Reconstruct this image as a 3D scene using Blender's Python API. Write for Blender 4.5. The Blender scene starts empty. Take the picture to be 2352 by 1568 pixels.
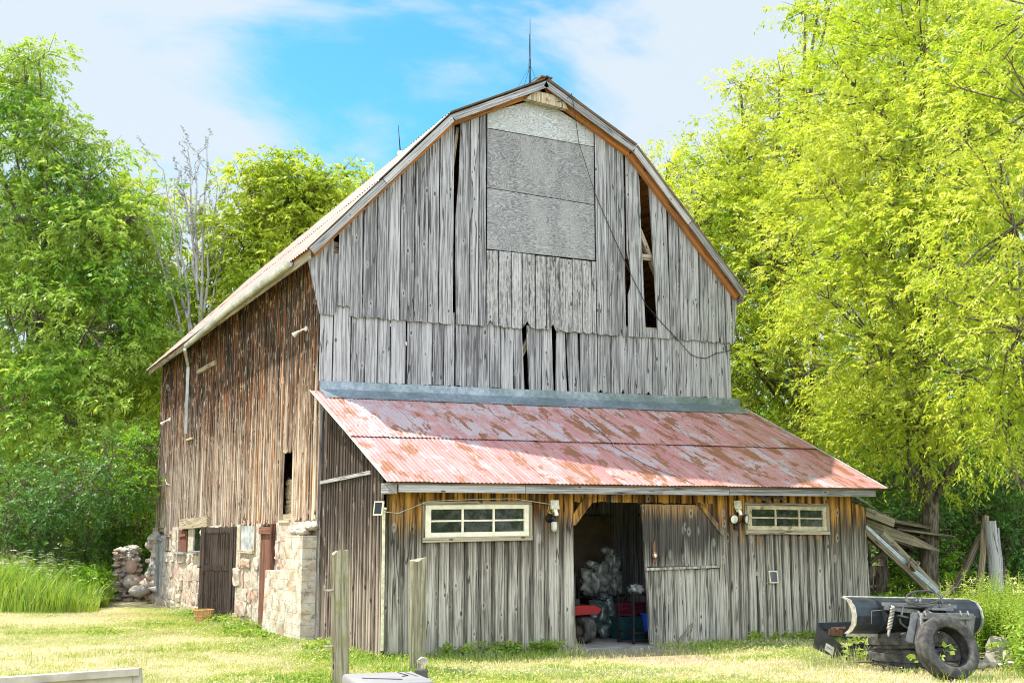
import bpy, math, random
import numpy as np
from mathutils import Vector, Matrix, noise as mnoise
random.seed(7); RNG=np.random.default_rng(11)
sc=bpy.context.scene
rad=math.radians

# ------------------------------------------------------------------ camera, sky, sun, exposure
CAM=Vector((-6.837,-21.78,1.8)); PITCH=9.0315; YAW=26.0082; FPX=2850.0
cd=bpy.data.cameras.new("camera"); cam=bpy.data.objects.new("camera",cd); sc.collection.objects.link(cam)
cam.location=CAM; cam.rotation_euler=(rad(90+PITCH),0,rad(-YAW))
cd.sensor_width=36; cd.lens=36*FPX/2352; cd.clip_end=2000; sc.camera=cam
SUN=Vector((-0.313,0.350,0.883)).normalized()
sl=bpy.data.lights.new("sun",'SUN'); sl.energy=2.45; sl.angle=rad(0.6); sl.color=(1.0,0.93,0.80)
so=bpy.data.objects.new("sun",sl); sc.collection.objects.link(so); so.rotation_euler=(-SUN).to_track_quat('-Z','Y').to_euler()
sc.view_settings.view_transform='Standard'; sc.view_settings.look='None'; sc.view_settings.exposure=1.98; sc.view_settings.gamma=1
sc.cycles.use_denoising=True; sc.cycles.filter_width=1.05; sc.cycles.max_bounces=7; sc.cycles.diffuse_bounces=4; sc.cycles.transmission_bounces=4; sc.cycles.sample_clamp_indirect=6
FWD=Vector((math.sin(rad(YAW))*math.cos(rad(PITCH)),math.cos(rad(YAW))*math.cos(rad(PITCH)),math.sin(rad(PITCH))))
RGT=Vector((math.cos(rad(YAW)),-math.sin(rad(YAW)),0)); UPV=RGT.cross(FWD)
def ray(x,y): return RGT*(x-1176)+UPV*(784-y)+FWD*FPX
def onY(x,y,Y): d=ray(x,y); return CAM+d*((Y-CAM.y)/d.y)
def onX(x,y,X): d=ray(x,y); return CAM+d*((X-CAM.x)/d.x)
def onZ(x,y,Z=0): d=ray(x,y); return CAM+d*((Z-CAM.z)/d.z)
def at(x,y,dist): d=ray(x,y); return CAM+d*(dist/math.hypot(d.x,d.y))
ZM={'m':(3000,2150,.3401),'c':(3050,1750,.3508),'i':(2100,2100,.3906),'7':(2000,1750,.5165),'w':(2650,1800,.3826),'6':(1100,1700,.5485),'5':(300,1700,.5485)}
def zp(k,x,y): a,b,c=ZM[k]; return ((a+c*x)/1.6327,(b+c*y)/1.6327)
def FY(k,x,y,Y): return onY(*zp(k,x,y),Y)

# ------------------------------------------------------------------ node helpers
class G:
    def __init__(s,nt): s.nt=nt; s.nt.nodes.clear()
    def n(s,t,ins=None,**pr):
        nd=s.nt.nodes.new('ShaderNode'+t)
        for k,v in pr.items(): setattr(nd,k,v)
        for k,v in (ins or {}).items():
            i=nd.inputs[k]
            if isinstance(v,bpy.types.NodeSocket): s.nt.links.new(v,i)
            elif isinstance(v,bpy.types.Node): s.nt.links.new(v.outputs[0],i)
            else:
                if isinstance(v,(tuple,list)) and len(v)==3 and i.type=='RGBA': v=(*v,1)
                i.default_value=v
        return nd
    def m(s,op,a,b=0.0,c=0.0,clamp=False):
        return s.n('Math',{0:a,1:b,2:c},operation=op,use_clamp=clamp).outputs[0]
    def vm(s,op,a,b=(0,0,0)): return s.n('VectorMath',{0:a,1:b},operation=op).outputs[0]
    def mix(s,f,a,b,mode='MIX'):
        nd=s.nt.nodes.new('ShaderNodeMix'); nd.data_type='RGBA'; nd.blend_type=mode; nd.clamp_factor=True
        for idx,v in ((0,f),(6,a),(7,b)):
            i=nd.inputs[idx]
            if isinstance(v,bpy.types.NodeSocket): s.nt.links.new(v,i)
            elif idx==0: i.default_value=v
            else: i.default_value=(*v,1) if len(v)==3 else v
        return nd.outputs[2]
    def ramp(s,f,stops,interp='LINEAR'):
        nd=s.nt.nodes.new('ShaderNodeValToRGB'); s.nt.links.new(f,nd.inputs[0]); cr=nd.color_ramp; cr.interpolation=interp
        while len(cr.elements)<len(stops): cr.elements.new(0.5)
        for e,(p,c) in zip(cr.elements,stops):
            e.position=p; e.color=(*c,1) if isinstance(c,(tuple,list)) else (c,c,c,1)
        return nd.outputs[0]
    def sm(s,v,lo,hi):
        return s.n('MapRange',{'Value':v,'From Min':lo,'From Max':hi,'To Min':0.0,'To Max':1.0},interpolation_type='SMOOTHSTEP').outputs[0]
    def noise(s,vec,scale,detail=3,rough=.55,dist=0.0):
        return s.n('TexNoise',{'Vector':vec,'Scale':scale,'Detail':detail,'Roughness':rough,'Distortion':dist}).outputs[0]
    def attr(s,nm): return s.n('Attribute',attribute_name=nm).outputs['Fac']
    def xyz(s,v): nd=s.n('SeparateXYZ',{0:v}); return nd.outputs[0],nd.outputs[1],nd.outputs[2]
    def comb(s,x=0.0,y=0.0,z=0.0): return s.n('CombineXYZ',{0:x,1:y,2:z}).outputs[0]
    def out(s,col,rough=.8,bump=None,bs=.3,bd=.01,spec=.3,metal=0.0,**kw):
        ins={'Base Color':col,'Roughness':rough,'Specular IOR Level':spec,'Metallic':metal}; ins.update(kw)
        if bump is not None: ins['Normal']=s.n('Bump',{'Height':bump,'Strength':bs,'Distance':bd}).outputs[0]
        b=s.n('BsdfPrincipled',ins); s.n('OutputMaterial',{'Surface':b.outputs[0]})
def newmat(name):
    m=bpy.data.materials.new(name); m.use_nodes=True; return m,G(m.node_tree)
def uvp(g):
    uv=g.n('UVMap').outputs[0]; return g.xyz(uv)[:2]

# world: clear sky with thin procedural cloud
w=bpy.data.worlds.new("World"); sc.world=w; w.use_nodes=True; g=G(w.node_tree)
sky=g.n('TexSky',sky_type='NISHITA',sun_disc=False,sun_elevation=rad(62),sun_rotation=math.atan2(SUN.x,SUN.y),altitude=200.0,air_density=1.0,dust_density=0.6,ozone_density=2.0)
dirv=g.n('TexCoord').outputs['Generated']
dn=g.vm('NORMALIZE',dirv)
bc=ray(1010,120).normalized(); bc2=ray(1500,-500).normalized(); bc3=ray(560,-100).normalized()
dot=g.n('VectorMath',{0:dn,1:tuple(bc)},operation='DOT_PRODUCT').outputs['Value']
dot2=g.n('VectorMath',{0:dn,1:tuple(bc2)},operation='DOT_PRODUCT').outputs['Value']
bias=g.sm(dot,.978,1.0)
st=g.n('Mapping',{'Vector':dn,'Rotation':(0.3,0.5,0.9),'Scale':(1.0,1.6,2.6)}).outputs[0]
n1=g.noise(st,3.4,8,.56,.5); n2=g.noise(st,11.0,6,.62,.3)
cl=g.m('ADD',g.m('MULTIPLY',n1,1.0),g.m('MULTIPLY',n2,.22))
cl=g.m('SUBTRACT',cl,g.m('MULTIPLY',bias,.30))
z=g.xyz(dn)[2]
cl=g.m('ADD',cl,g.m('MULTIPLY',g.sm(z,.55,.05),.22))
mask=g.m('MULTIPLY',g.sm(cl,.36,.64),.95)
skyc=g.mix(1.0,sky.outputs[0],(.42,.97,1.0),'MULTIPLY')
# clouds behind the camera, out of view, brightened as added fill for shaded fronts
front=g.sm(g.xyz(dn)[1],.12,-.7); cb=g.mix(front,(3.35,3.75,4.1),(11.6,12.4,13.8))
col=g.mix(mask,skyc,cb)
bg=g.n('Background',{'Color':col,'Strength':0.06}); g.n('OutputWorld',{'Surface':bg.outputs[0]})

# ------------------------------------------------------------------ materials
def wood(name,dark,light,kind='',scale=1.0,bump=.5,crack=.5):
    m,g=newmat(name); u,v=uvp(g); r=g.attr('rnd')
    rz=g.m('MULTIPLY',r,37.0)
    vec=g.comb(u,g.m('MULTIPLY',v,.035),rz); vec2=g.comb(u,g.m('MULTIPLY',v,.06),rz)
    fine=g.noise(vec,95*scale,4,.65); mid=g.noise(vec2,16*scale,5,.62,.6)
    m3=g.noise(g.comb(u,g.m('MULTIPLY',v,.022),g.m('ADD',rz,4.0)),44*scale,3,.6,.1)
    gr=g.m('ADD',g.m('MULTIPLY',fine,.25),g.m('ADD',g.m('MULTIPLY',mid,.12),g.m('MULTIPLY',m3,.63)))
    f=g.m('ADD',g.sm(gr,.38,.62),g.m('MULTIPLY',g.m('SUBTRACT',r,.5),.62),clamp=True)
    c=g.mix(f,dark,light)
    if kind=='side': c=g.mix(g.m('MULTIPLY',g.sm(r,.45,.1),.6),c,(.10,.07,.055))
    P=g.n('NewGeometry').outputs['Position']; px,py_,pz=g.xyz(P)
    streak=g.noise(g.comb(u,g.m('MULTIPLY',v,.06),rz),7,4,.6)
    big=g.noise(P,.9,3,.5)
    if kind=='side':
        h=g.m('ADD',g.m('MULTIPLY',pz,.145),g.m('MULTIPLY',g.m('SUBTRACT',streak,.5),.95))
        h=g.m('ADD',h,g.m('MULTIPLY',g.m('SUBTRACT',big,.5),.35))
        st=g.sm(h,.42,.80)
        brown=g.mix(g.sm(g.noise(g.comb(u,g.m('MULTIPLY',v,.05),rz),11,3,.6),.50,.60),(.032,.024,.021),(.25,.10,.04))
        brown=g.mix(g.m('MULTIPLY',g.sm(fine,.45,.7),.35),brown,(.26,.18,.13))
        tan=g.mix(g.sm(g.noise(g.comb(u,g.m('MULTIPLY',v,.03),g.m('ADD',rz,3.0)),14,3,.6),.53,.63),c,(.36,.17,.06))
        far=g.sm(py_,3.0,13.0); tan=g.mix(g.m('MULTIPLY',far,.55),tan,g.mix(f,(.10,.085,.075),(.42,.37,.33)))
        c=g.mix(st,tan,brown)
        pe=g.sm(g.noise(g.comb(g.m('MULTIPLY',u,1.0),g.m('MULTIPLY',v,.13),rz),30,2,.5),.62,.67)
        c=g.mix(g.m('MULTIPLY',pe,.75),c,(.60,.54,.46))
    if kind=='front':
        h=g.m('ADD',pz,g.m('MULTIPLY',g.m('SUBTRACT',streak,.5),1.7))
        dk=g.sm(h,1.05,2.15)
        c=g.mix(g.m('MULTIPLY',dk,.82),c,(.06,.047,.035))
        og=g.sm(g.m('ADD',pz,g.m('ADD',g.m('MULTIPLY',g.m('SUBTRACT',m3,.5),1.6),g.m('MULTIPLY',g.m('SUBTRACT',big,.5),1.2))),1.85,2.35)
        c=g.mix(og,c,g.mix(g.sm(streak,.40,.62),(.07,.032,.012),(.52,.27,.06)))
        gn=g.m('MULTIPLY',g.sm(pz,.9,.0),.35); c=g.mix(gn,c,(.20,.20,.13))
    if kind=='door':
        h=g.m('ADD',pz,g.m('MULTIPLY',g.m('SUBTRACT',streak,.5),1.5)); dk=g.m('MULTIPLY',g.sm(h,1.25,1.75),g.sm(h,2.75,2.3))
        c=g.mix(g.m('MULTIPLY',dk,.85),c,(.035,.03,.028)); c=g.mix(g.m('MULTIPLY',g.sm(g.m('ADD',pz,g.m('MULTIPLY',g.m('SUBTRACT',m3,.5),1.2)),2.1,2.4),.8),c,(.36,.22,.09))
    if kind=='leanside':
        st=g.sm(g.m('ADD',pz,g.m('MULTIPLY',g.m('SUBTRACT',streak,.5),3.4)),.7,2.4)
        c=g.mix(g.m('MULTIPLY',st,.85),c,(.045,.032,.028))
    if kind=='paint':
        pe=g.sm(g.noise(g.comb(g.m('MULTIPLY',u,1.0),g.m('MULTIPLY',v,.22),rz),34,4,.6),.49,.54)
        c=g.mix(g.m('MULTIPLY',pe,.42),c,(.56,.55,.53))
    if kind=='soffit':
        c=g.mix(g.sm(g.noise(g.comb(u,g.m('MULTIPLY',v,.1),rz),5,3,.6),.4,.65),c,(.50,.19,.05))
    if kind=='moss':
        c=g.mix(g.m('MULTIPLY',g.sm(g.noise(P,6,5,.7),.46,.68),.75),c,(.20,.205,.07))
    # knots
    vo=g.n('TexVoronoi',{'Vector':g.comb(g.m('ADD',g.m('MULTIPLY',u,2.9),rz),g.m('ADD',g.m('MULTIPLY',v,1.5),g.m('MULTIPLY',rz,1.7)),0.0),'Scale':1.0},feature='F1',voronoi_dimensions='2D')
    kd=vo.outputs['Distance']; ksz=g.m('MAXIMUM',g.m('SUBTRACT',g.m('MULTIPLY',g.xyz(vo.outputs['Color'])[0],.13),.035),.002); kn=g.sm(kd,ksz,g.m('MULTIPLY',ksz,.5))
    ring=g.m('MULTIPLY',g.sm(kd,.16,.07),g.m('SUBTRACT',1.0,kn))
    c=g.mix(g.m('MULTIPLY',ring,.35),c,light); c=g.mix(g.m('MULTIPLY',kn,.8),c,(.05,.035,.03))
    # drying cracks
    ck=g.sm(g.noise(g.comb(u,g.m('MULTIPLY',v,.018),g.m('ADD',rz,9.0)),48*scale,2,.5),.35,.30)
    c=g.mix(g.m('MULTIPLY',ck,crack),c,(.02,.018,.017))
    rl=g.m('ABSOLUTE',g.m('SUBTRACT',g.noise(g.comb(u,g.m('MULTIPLY',v,.05),g.m('ADD',rz,13.0)),7.5*scale,2,.5,.1),.5))
    gate=g.sm(g.noise(g.comb(u,g.m('MULTIPLY',v,.5),rz),2.2,2,.5),.42,.55); lnm=g.m('MULTIPLY',g.sm(rl,.016,.005),gate)
    c=g.mix(g.m('MULTIPLY',lnm,crack*1.6),c,(.018,.016,.015)); ck=g.m('MAXIMUM',ck,lnm)
    hgt=g.m('SUBTRACT',g.m('ADD',gr,g.m('MULTIPLY',ring,.1)),g.m('MULTIPLY',ck,.6))
    g.out(c,.88,hgt,bump,.012,.15); return m
M={}
M['gable']=wood('gable boards',(.115,.113,.122),(.45,.45,.475),'')
M['gable_paint']=wood('peeling boards',(.125,.123,.13),(.44,.44,.46),'paint')
M['side']=wood('side boards',(.14,.085,.06),(.74,.60,.48),'side')
M['leanside']=wood('lean side boards',(.09,.065,.055),(.50,.42,.35),'leanside')
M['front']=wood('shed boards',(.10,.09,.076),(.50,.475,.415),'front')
M['door']=wood('sliding door boards',(.08,.078,.07),(.46,.445,.39),'door')
M['trim']=wood('grey trim',(.15,.15,.155),(.46,.46,.48),'')
M['soffit']=wood('soffit boards',(.16,.075,.03),(.42,.20,.08),'soffit')
M['fascia']=wood('fascia boards',(.13,.11,.075),(.42,.37,.28),'')
M['old']=wood('old timber',(.06,.05,.035),(.30,.26,.18),'')
M['post']=wood('post wood',(.10,.09,.065),(.37,.345,.26),'moss')
M['beam']=wood('split timber',(.20,.15,.09),(.55,.48,.36),'')
M['dark_door']=wood('dark door',(.030,.022,.019),(.12,.09,.075),'')
M['red_door']=wood('red brown door',(.07,.03,.025),(.28,.13,.09),'')
M['deck']=wood('roof deck',(.05,.035,.025),(.20,.13,.08),'')

def ply():
    m,g=newmat('plywood'); u,v=uvp(g); r=g.attr('rnd'); rz=g.m('MULTIPLY',r,20.0)
    n0=g.noise(g.comb(g.m('MULTIPLY',u,.8),g.m('MULTIPLY',v,2.4),rz),1.5,3,.5,.3)
    w1=g.m('SINE',g.m('MULTIPLY',n0,150.0))
    w1=g.m('MULTIPLY',g.m('ADD',w1,1.0),.5)
    fn=g.noise(g.comb(g.m('MULTIPLY',u,6.0),g.m('MULTIPLY',v,60.0),rz),1.6,4,.6)
    f=g.m('ADD',g.m('MULTIPLY',g.m('POWER',w1,1.8),.6),g.m('MULTIPLY',g.sm(fn,.3,.7),.5))
    lo=g.mix(r,(.09,.09,.097),(.22,.23,.245)); hi=g.mix(r,(.34,.34,.36),(.58,.61,.64))
    c=g.mix(f,lo,hi)
    b=g.noise(g.comb(g.m('MULTIPLY',u,2.0),g.m('MULTIPLY',v,.5),rz),1.6,3,.5); c=g.mix(g.m('MULTIPLY',g.sm(b,.4,.65),.3),c,(.40,.40,.39))
    # nail heads in columns
    fu=g.m('SUBTRACT',g.m('FRACT',g.m('MULTIPLY',u,1/.406)),.5); fv=g.m('SUBTRACT',g.m('FRACT',g.m('MULTIPLY',v,1/.152)),.5)
    dd=g.m('SQRT',g.m('ADD',g.m('POWER',g.m('MULTIPLY',fu,.406),2.0),g.m('POWER',g.m('MULTIPLY',fv,.152),2.0)))
    c=g.mix(g.m('MULTIPLY',g.sm(dd,.013,.007),.85),c,(.03,.025,.02))
    g.out(c,.85,f,.25,.004,.2); return m
M['ply']=ply()

def redroof():
    m,g=newmat('red painted corrugated steel'); u,v=uvp(g); r=g.attr('rnd'); rz=g.m('MULTIPLY',r,31.0)
    n=g.noise(g.comb(g.m('MULTIPLY',u,9.0),g.m('MULTIPLY',v,.6),rz),1.6,4,.6)
    pink=g.mix(g.sm(n,.35,.7),(.36,.15,.15),(.44,.25,.25))
    pink=g.mix(g.m('MULTIPLY',r,.5),pink,(.43,.26,.25))
    P=g.comb(u,v,rz)
    zinc=g.sm(g.m('ADD',g.noise(g.comb(g.m('MULTIPLY',u,1.8),g.m('MULTIPLY',v,1.1),rz),1.3,5,.72,.3),g.m('MULTIPLY',r,.14)),.585,.66)
    c=g.mix(g.m('MULTIPLY',zinc,.85),pink,g.mix(n,(.36,.30,.33),(.44,.40,.43)))
    # rust with hard-edged flaking
    rn=g.noise(g.comb(g.m('MULTIPLY',u,2.9),g.m('MULTIPLY',v,.95),g.m('ADD',rz,5.0)),1.2,9,.74,.3)
    x,y,zz=g.xyz(g.n('NewGeometry').outputs['Position'])
    rust=g.sm(g.m('ADD',rn,g.m('MULTIPLY',g.sm(x,0.0,7.0),.03)),.548,.562)
    c=g.mix(rust,c,g.mix(g.noise(P,9,4,.6),(.17,.07,.04),(.29,.13,.07)))
    # sheet lap seams
    s=g.m('FRACT',g.m('MULTIPLY',u,1/.7)); seam=g.m('ADD',g.sm(s,.985,.995),g.sm(s,.012,.004),clamp=True)
    c=g.mix(g.m('MULTIPLY',seam,.6),c,(.48,.46,.48)); c=g.mix(g.m('MULTIPLY',g.sm(g.m('ABSOLUTE',g.m('SUBTRACT',s,.022)),.008,.002),.9),c,(.04,.03,.03))
    # screw heads
    fu=g.m('SUBTRACT',g.m('FRACT',g.m('MULTIPLY',u,1/.228)),.5); fv=g.m('SUBTRACT',g.m('FRACT',g.m('MULTIPLY',v,1/.61)),.5)
    dd=g.m('SQRT',g.m('ADD',g.m('POWER',g.m('MULTIPLY',fu,.228),2.0),g.m('POWER',g.m('MULTIPLY',fv,.61),2.0)))
    c=g.mix(g.m('MULTIPLY',g.sm(dd,.016,.009),.8),c,(.06,.04,.035))
    g.out(c,.55,n,.1,.003,.35); return m
M['redroof']=redroof()
def oldroof():
    m,g=newmat('weathered pink grey steel'); u,v=uvp(g); r=g.attr('rnd'); rz=g.m('MULTIPLY',r,31.0)
    n=g.noise(g.comb(g.m('MULTIPLY',u,6.0),g.m('MULTIPLY',v,.8),rz),1.5,5,.65)
    c=g.mix(g.sm(n,.3,.7),(.17,.115,.10),(.29,.22,.195)); c=g.mix(g.m('MULTIPLY',r,.5),c,(.31,.26,.25))
    rn=g.noise(g.comb(g.m('MULTIPLY',u,1.6),v,rz),1.2,5,.66)
    c=g.mix(g.sm(rn,.60,.64),c,(.20,.09,.05))
    g.out(c,.6,n,.1,.003,.35); return m
M['oldroof']=oldroof()
def galv(name,a,b,rough=.45,metal=.6):
    m,g=newmat(name); P=g.n('NewGeometry').outputs['Position']
    n=g.noise(P,14,5,.7); n2=g.noise(P,1.2,3,.6)
    c=g.mix(g.sm(n,.35,.65),a,b); c=g.mix(g.m('MULTIPLY',g.sm(n2,.45,.65),.5),c,(.10,.15,.16))
    g.out(c,rough,n,.05,.002,.4,metal); return m
M['galv']=galv('galvanised flashing',(.20,.25,.30),(.34,.40,.46))
M['gutter']=galv('pale gutter',(.50,.52,.53),(.68,.69,.68),.4,.2)
M['steel_roof']=galv('blue grey steel',(.28,.36,.42),(.45,.52,.58))
def simple(name,col,rough=.6,metal=0.0,var=.25,scale=12,spec=.4,rust=None,rt=.62,bump=.1):
    m,g=newmat(name); P=g.n('TexCoord').outputs['Object']
    n=g.noise(P,scale,5,.62); d=tuple(x*(1-var) for x in col); l=tuple(min(1,x*(1+var)) for x in col)
    c=g.mix(g.sm(n,.3,.7),d,l)
    if rust:
        c=g.mix(g.sm(g.noise(P,scale*.45,6,.7),rt,rt+.05),c,rust)
    g.out(c,rough,n,bump,.004,spec,metal); return m
M['white_trim']=simple('cream window paint',(.72,.69,.55),.6,var=.1,rust=(.34,.28,.16),rt=.66,scale=9)
M['white_trim2']=simple('dirty window paint',(.42,.38,.25),.7,rust=(.20,.15,.07),rt=.55,scale=9)
M['black']=simple('black iron',(.02,.02,.021),.5,.3)
M['wire']=simple('dark cable',(.03,.03,.03),.6)
M['lightwire']=simple('white wire',(.5,.5,.45),.6)
M['cream']=simple('cream plastic',(.62,.60,.44),.45)
M['panel']=simple('solar cell glass',(.012,.015,.022),.12,spec=.7,bump=0)
M['lens']=simple('lamp lens',(.55,.54,.46),.15,spec=.7)
M['whiteplastic']=simple('white porcelain',(.75,.74,.70),.35)
M['plow']=simple('faded black paint',(.026,.036,.048),.48,.35,.4,5,.5,(.16,.10,.07),.68)
M['plow_light']=simple('worn grey paint',(.20,.20,.205),.5,.3,.35,8,.5,(.22,.10,.05),.66)
M['worn_edge']=simple('worn bare edge',(.50,.47,.43),.5,.4,.3,15,.5,(.25,.14,.08),.6)
M['rustmetal']=simple('rusty steel',(.20,.10,.06),.8,.3,.4,12)
M['spring']=simple('spring steel',(.42,.40,.36),.4,.6,.3,20,.5,(.25,.12,.06),.6)
M['concrete']=simple('concrete block',(.42,.38,.32),.9,var=.3,scale=7,bump=.4)
M['slab']=simple('concrete slab',(.22,.215,.20),.9,var=.25,scale=4,bump=.3)
M['rubber_in']=simple('tyre inside',(.012,.012,.012),.8)
M['red']=simple('red paint',(.26,.012,.018),.3,var=.1)
M['bag']=simple('clear plastic bag',(.26,.28,.27),.22,var=.5,scale=9,spec=.6,bump=.8)
M['bag2']=simple('dark plastic bag',(.08,.11,.11),.2,var=.5,scale=9,spec=.6,bump=.8)
M['crate']=simple('maroon plastic',(.16,.02,.05),.4)
M['tote']=simple('blue green plastic',(.015,.07,.085),.35)
M['bluebin']=simple('blue plastic',(.01,.06,.42),.35)
M['innerwall']=simple('beige inner wall',(.20,.15,.11),.9,scale=3)
M['hay']=simple('hay',(.34,.27,.17),.95,var=.5,scale=60,bump=1.0)
M['greybox']=simple('grey plastic lid',(.24,.24,.255),.5,var=.12,scale=3)
M['darkgrey']=simple('dark grey plastic',(.06,.06,.062),.5)
M['ramp']=simple('weathered aluminium',(.40,.375,.34),.55,.3,.2,5,.4,(.26,.12,.07),.60)
M['sheet']=simple('white plastic sheet',(.46,.48,.50),.3,var=.35,scale=5,spec=.6,bump=.5)
M['basket']=simple('basket slats',(.50,.30,.12),.8)
M['rope']=simple('pull cord',(.6,.55,.4),.8)

def rubber():
    m,g=newmat('tyre rubber'); P=g.n('TexCoord').outputs['Object']; n=g.noise(P,9,5,.65)
    c=g.mix(g.sm(n,.35,.7),(.035,.034,.034),(.115,.110,.105)); g.out(c,.8,n,.15,.004,.3); return m
M['rubber']=rubber()
def stone(name,a,b,cc):
    m,g=newmat(name); P=g.n('NewGeometry').outputs['Position']; r=g.attr('rnd')
    n=g.noise(P,5,7,.72); n2=g.noise(P,32,4,.7)
    c=g.mix(g.sm(r,.15,.85),a,b); c=g.mix(g.m('MULTIPLY',g.sm(g.noise(P,2.3,4,.6),.5,.62),.7),c,cc)
    c=g.mix(g.m('MULTIPLY',g.sm(n2,.52,.66),.55),c,(.58,.54,.48)); c=g.mix(g.m('MULTIPLY',g.sm(n,.47,.36),.6),c,(.12,.09,.07))
    g.out(c,.9,g.m('ADD',n,g.m('MULTIPLY',n2,.4)),.9,.03,.2); return m
M['granite']=stone('pink granite blocks',(.50,.42,.35),(.48,.32,.25),(.54,.50,.43))
M['fieldstone']=stone('grey field stone',(.44,.41,.37),(.50,.37,.29),(.58,.56,.52))
def mortar():
    m,g=newmat('lime mortar'); P=g.n('NewGeometry').outputs['Position']; n=g.noise(P,9,6,.7)
    c=g.mix(g.sm(n,.35,.65),(.36,.31,.26),(.62,.56,.48)); g.out(c,.95,n,1.0,.04,.1); return m
M['mortar']=mortar()
def boardconc():
    m,g=newmat('whitewashed board-formed concrete'); P=g.n('NewGeometry').outputs['Position']; x,y,z_=g.xyz(P)
    n=g.noise(P,3.2,6,.7); n2=g.noise(g.comb(x,y,g.m('MULTIPLY',z_,2.0)),2.2,4,.7)
    c=g.mix(g.sm(n,.35,.6),(.46,.42,.35),(.62,.59,.52))
    c=g.mix(g.m('MULTIPLY',g.sm(n2,.50,.62),.75),c,(.44,.30,.16))
    c=g.mix(g.m('MULTIPLY',g.sm(g.noise(P,5,7,.78),.54,.60),.75),c,(.20,.17,.15))
    fz=g.m('FRACT',g.m('MULTIPLY',z_,5.2)); ln=g.sm(g.m('ABSOLUTE',g.m('SUBTRACT',fz,.5)),.03,.01)
    c=g.mix(g.m('MULTIPLY',ln,.45),c,(.30,.27,.22)); g.out(c,.9,g.m('SUBTRACT',n,ln),.6,.02,.2); return m
M['boardconc']=boardconc()
def glass():
    m,g=newmat('window glass'); P=g.n('NewGeometry').outputs['Position']; n=g.noise(P,2.0,3,.5)
    ds=g.sm(g.noise(P,7,5,.7),.40,.75); g.out(g.mix(ds,(.010,.014,.013),(.075,.08,.07)),.07,n,.16,.02,.9); return m
M['glass']=glass()
def bark(name,a,b):
    m,g=newmat(name); P=g.n('NewGeometry').outputs['Position']; x,y,z_=g.xyz(P)
    n=g.noise(g.comb(x,y,g.m('MULTIPLY',z_,.22)),16,5,.65); c=g.mix(g.sm(n,.35,.65),a,b)
    g.out(c,.95,n,.9,.04,.1); return m
M['bark']=bark('bark',(.06,.05,.04),(.24,.205,.16)); M['palebark']=bark('pale bark',(.24,.23,.22),(.44,.42,.41))
def leafmat(name,stops,trans=.40,rough=.5):
    m,g=newmat(name); r=g.attr('rnd'); c=g.ramp(r,stops)
    P=g.n('NewGeometry').outputs['Position']; n=g.noise(P,.35,2,.5)
    c=g.mix(g.m('MULTIPLY',g.sm(n,.42,.62),.45),c,stops[-1][1])
    d=g.n('BsdfPrincipled',{'Base Color':c,'Roughness':rough,'Specular IOR Level':.28})
    ct=g.mix(1.0,c,(1.2,1.22,.7),'MULTIPLY'); t=g.n('BsdfTranslucent',{'Color':ct})
    s=g.n('MixShader',{0:trans,1:d.outputs[0],2:t.outputs[0]}); g.n('OutputMaterial',{'Surface':s.outputs[0]}); return m
M['leafR']=leafmat('yellow green leaves',[(0,(.11,.22,.02)),(.4,(.33,.44,.03)),(.8,(.52,.59,.055)),(1,(.66,.67,.14))])
M['leafL']=leafmat('green leaves',[(0,(.055,.16,.03)),(.5,(.19,.36,.045)),(.85,(.36,.50,.06)),(1,(.50,.57,.12))])
M['leafY']=leafmat('golden green leaves',[(0,(.13,.24,.02)),(.5,(.35,.46,.035)),(1,(.56,.60,.08))])
M['leafD']=leafmat('dark shrub leaves',[(0,(.05,.135,.035)),(.5,(.085,.20,.05)),(1,(.15,.27,.05))],.3)
M['leafM']=leafmat('bright shrub leaves',[(0,(.10,.24,.025)),(.6,(.19,.36,.03)),(1,(.30,.45,.04))],.4)
M['weed']=leafmat('weed leaves',[(0,(.10,.22,.04)),(.5,(.22,.36,.05)),(1,(.42,.48,.09))],.4)
M['grass']=leafmat('grass blades',[(0,(.10,.23,.025)),(.25,(.25,.37,.035)),(.5,(.42,.44,.14)),(.75,(.58,.51,.34)),(1,(.66,.59,.47))],.3)
M['flower']=simple('white umbel flowers',(.75,.75,.68),.8)
def groundmat():
    m,g=newmat('lawn soil and thatch'); P=g.n('NewGeometry').outputs['Position']
    n=g.noise(P,.45,4,.6); n2=g.noise(P,6,5,.7); n3=g.noise(P,45,3,.7)
    c=g.mix(g.sm(n,.42,.60),(.24,.26,.07),(.52,.45,.32)); c=g.mix(g.m('MULTIPLY',g.sm(n2,.5,.65),.5),c,(.30,.32,.06))
    c=g.mix(g.m('MULTIPLY',g.sm(n3,.5,.35),.6),c,(.16,.13,.06)); xx,yy,zz=g.xyz(P); dd=g.m('ADD',g.m('SQRT',g.m('ADD',g.m('POWER',g.m('SUBTRACT',xx,4.0),2.0),g.m('POWER',g.m('MULTIPLY',g.m('ADD',yy,4.6),.7),2.0))),g.m('MULTIPLY',n2,1.2)); c=g.mix(g.sm(dd,2.1,1.2),c,(.30,.235,.165)); g.out(c,.95,n3,.6,.02,.1); return m
M['ground']=groundmat()
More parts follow.
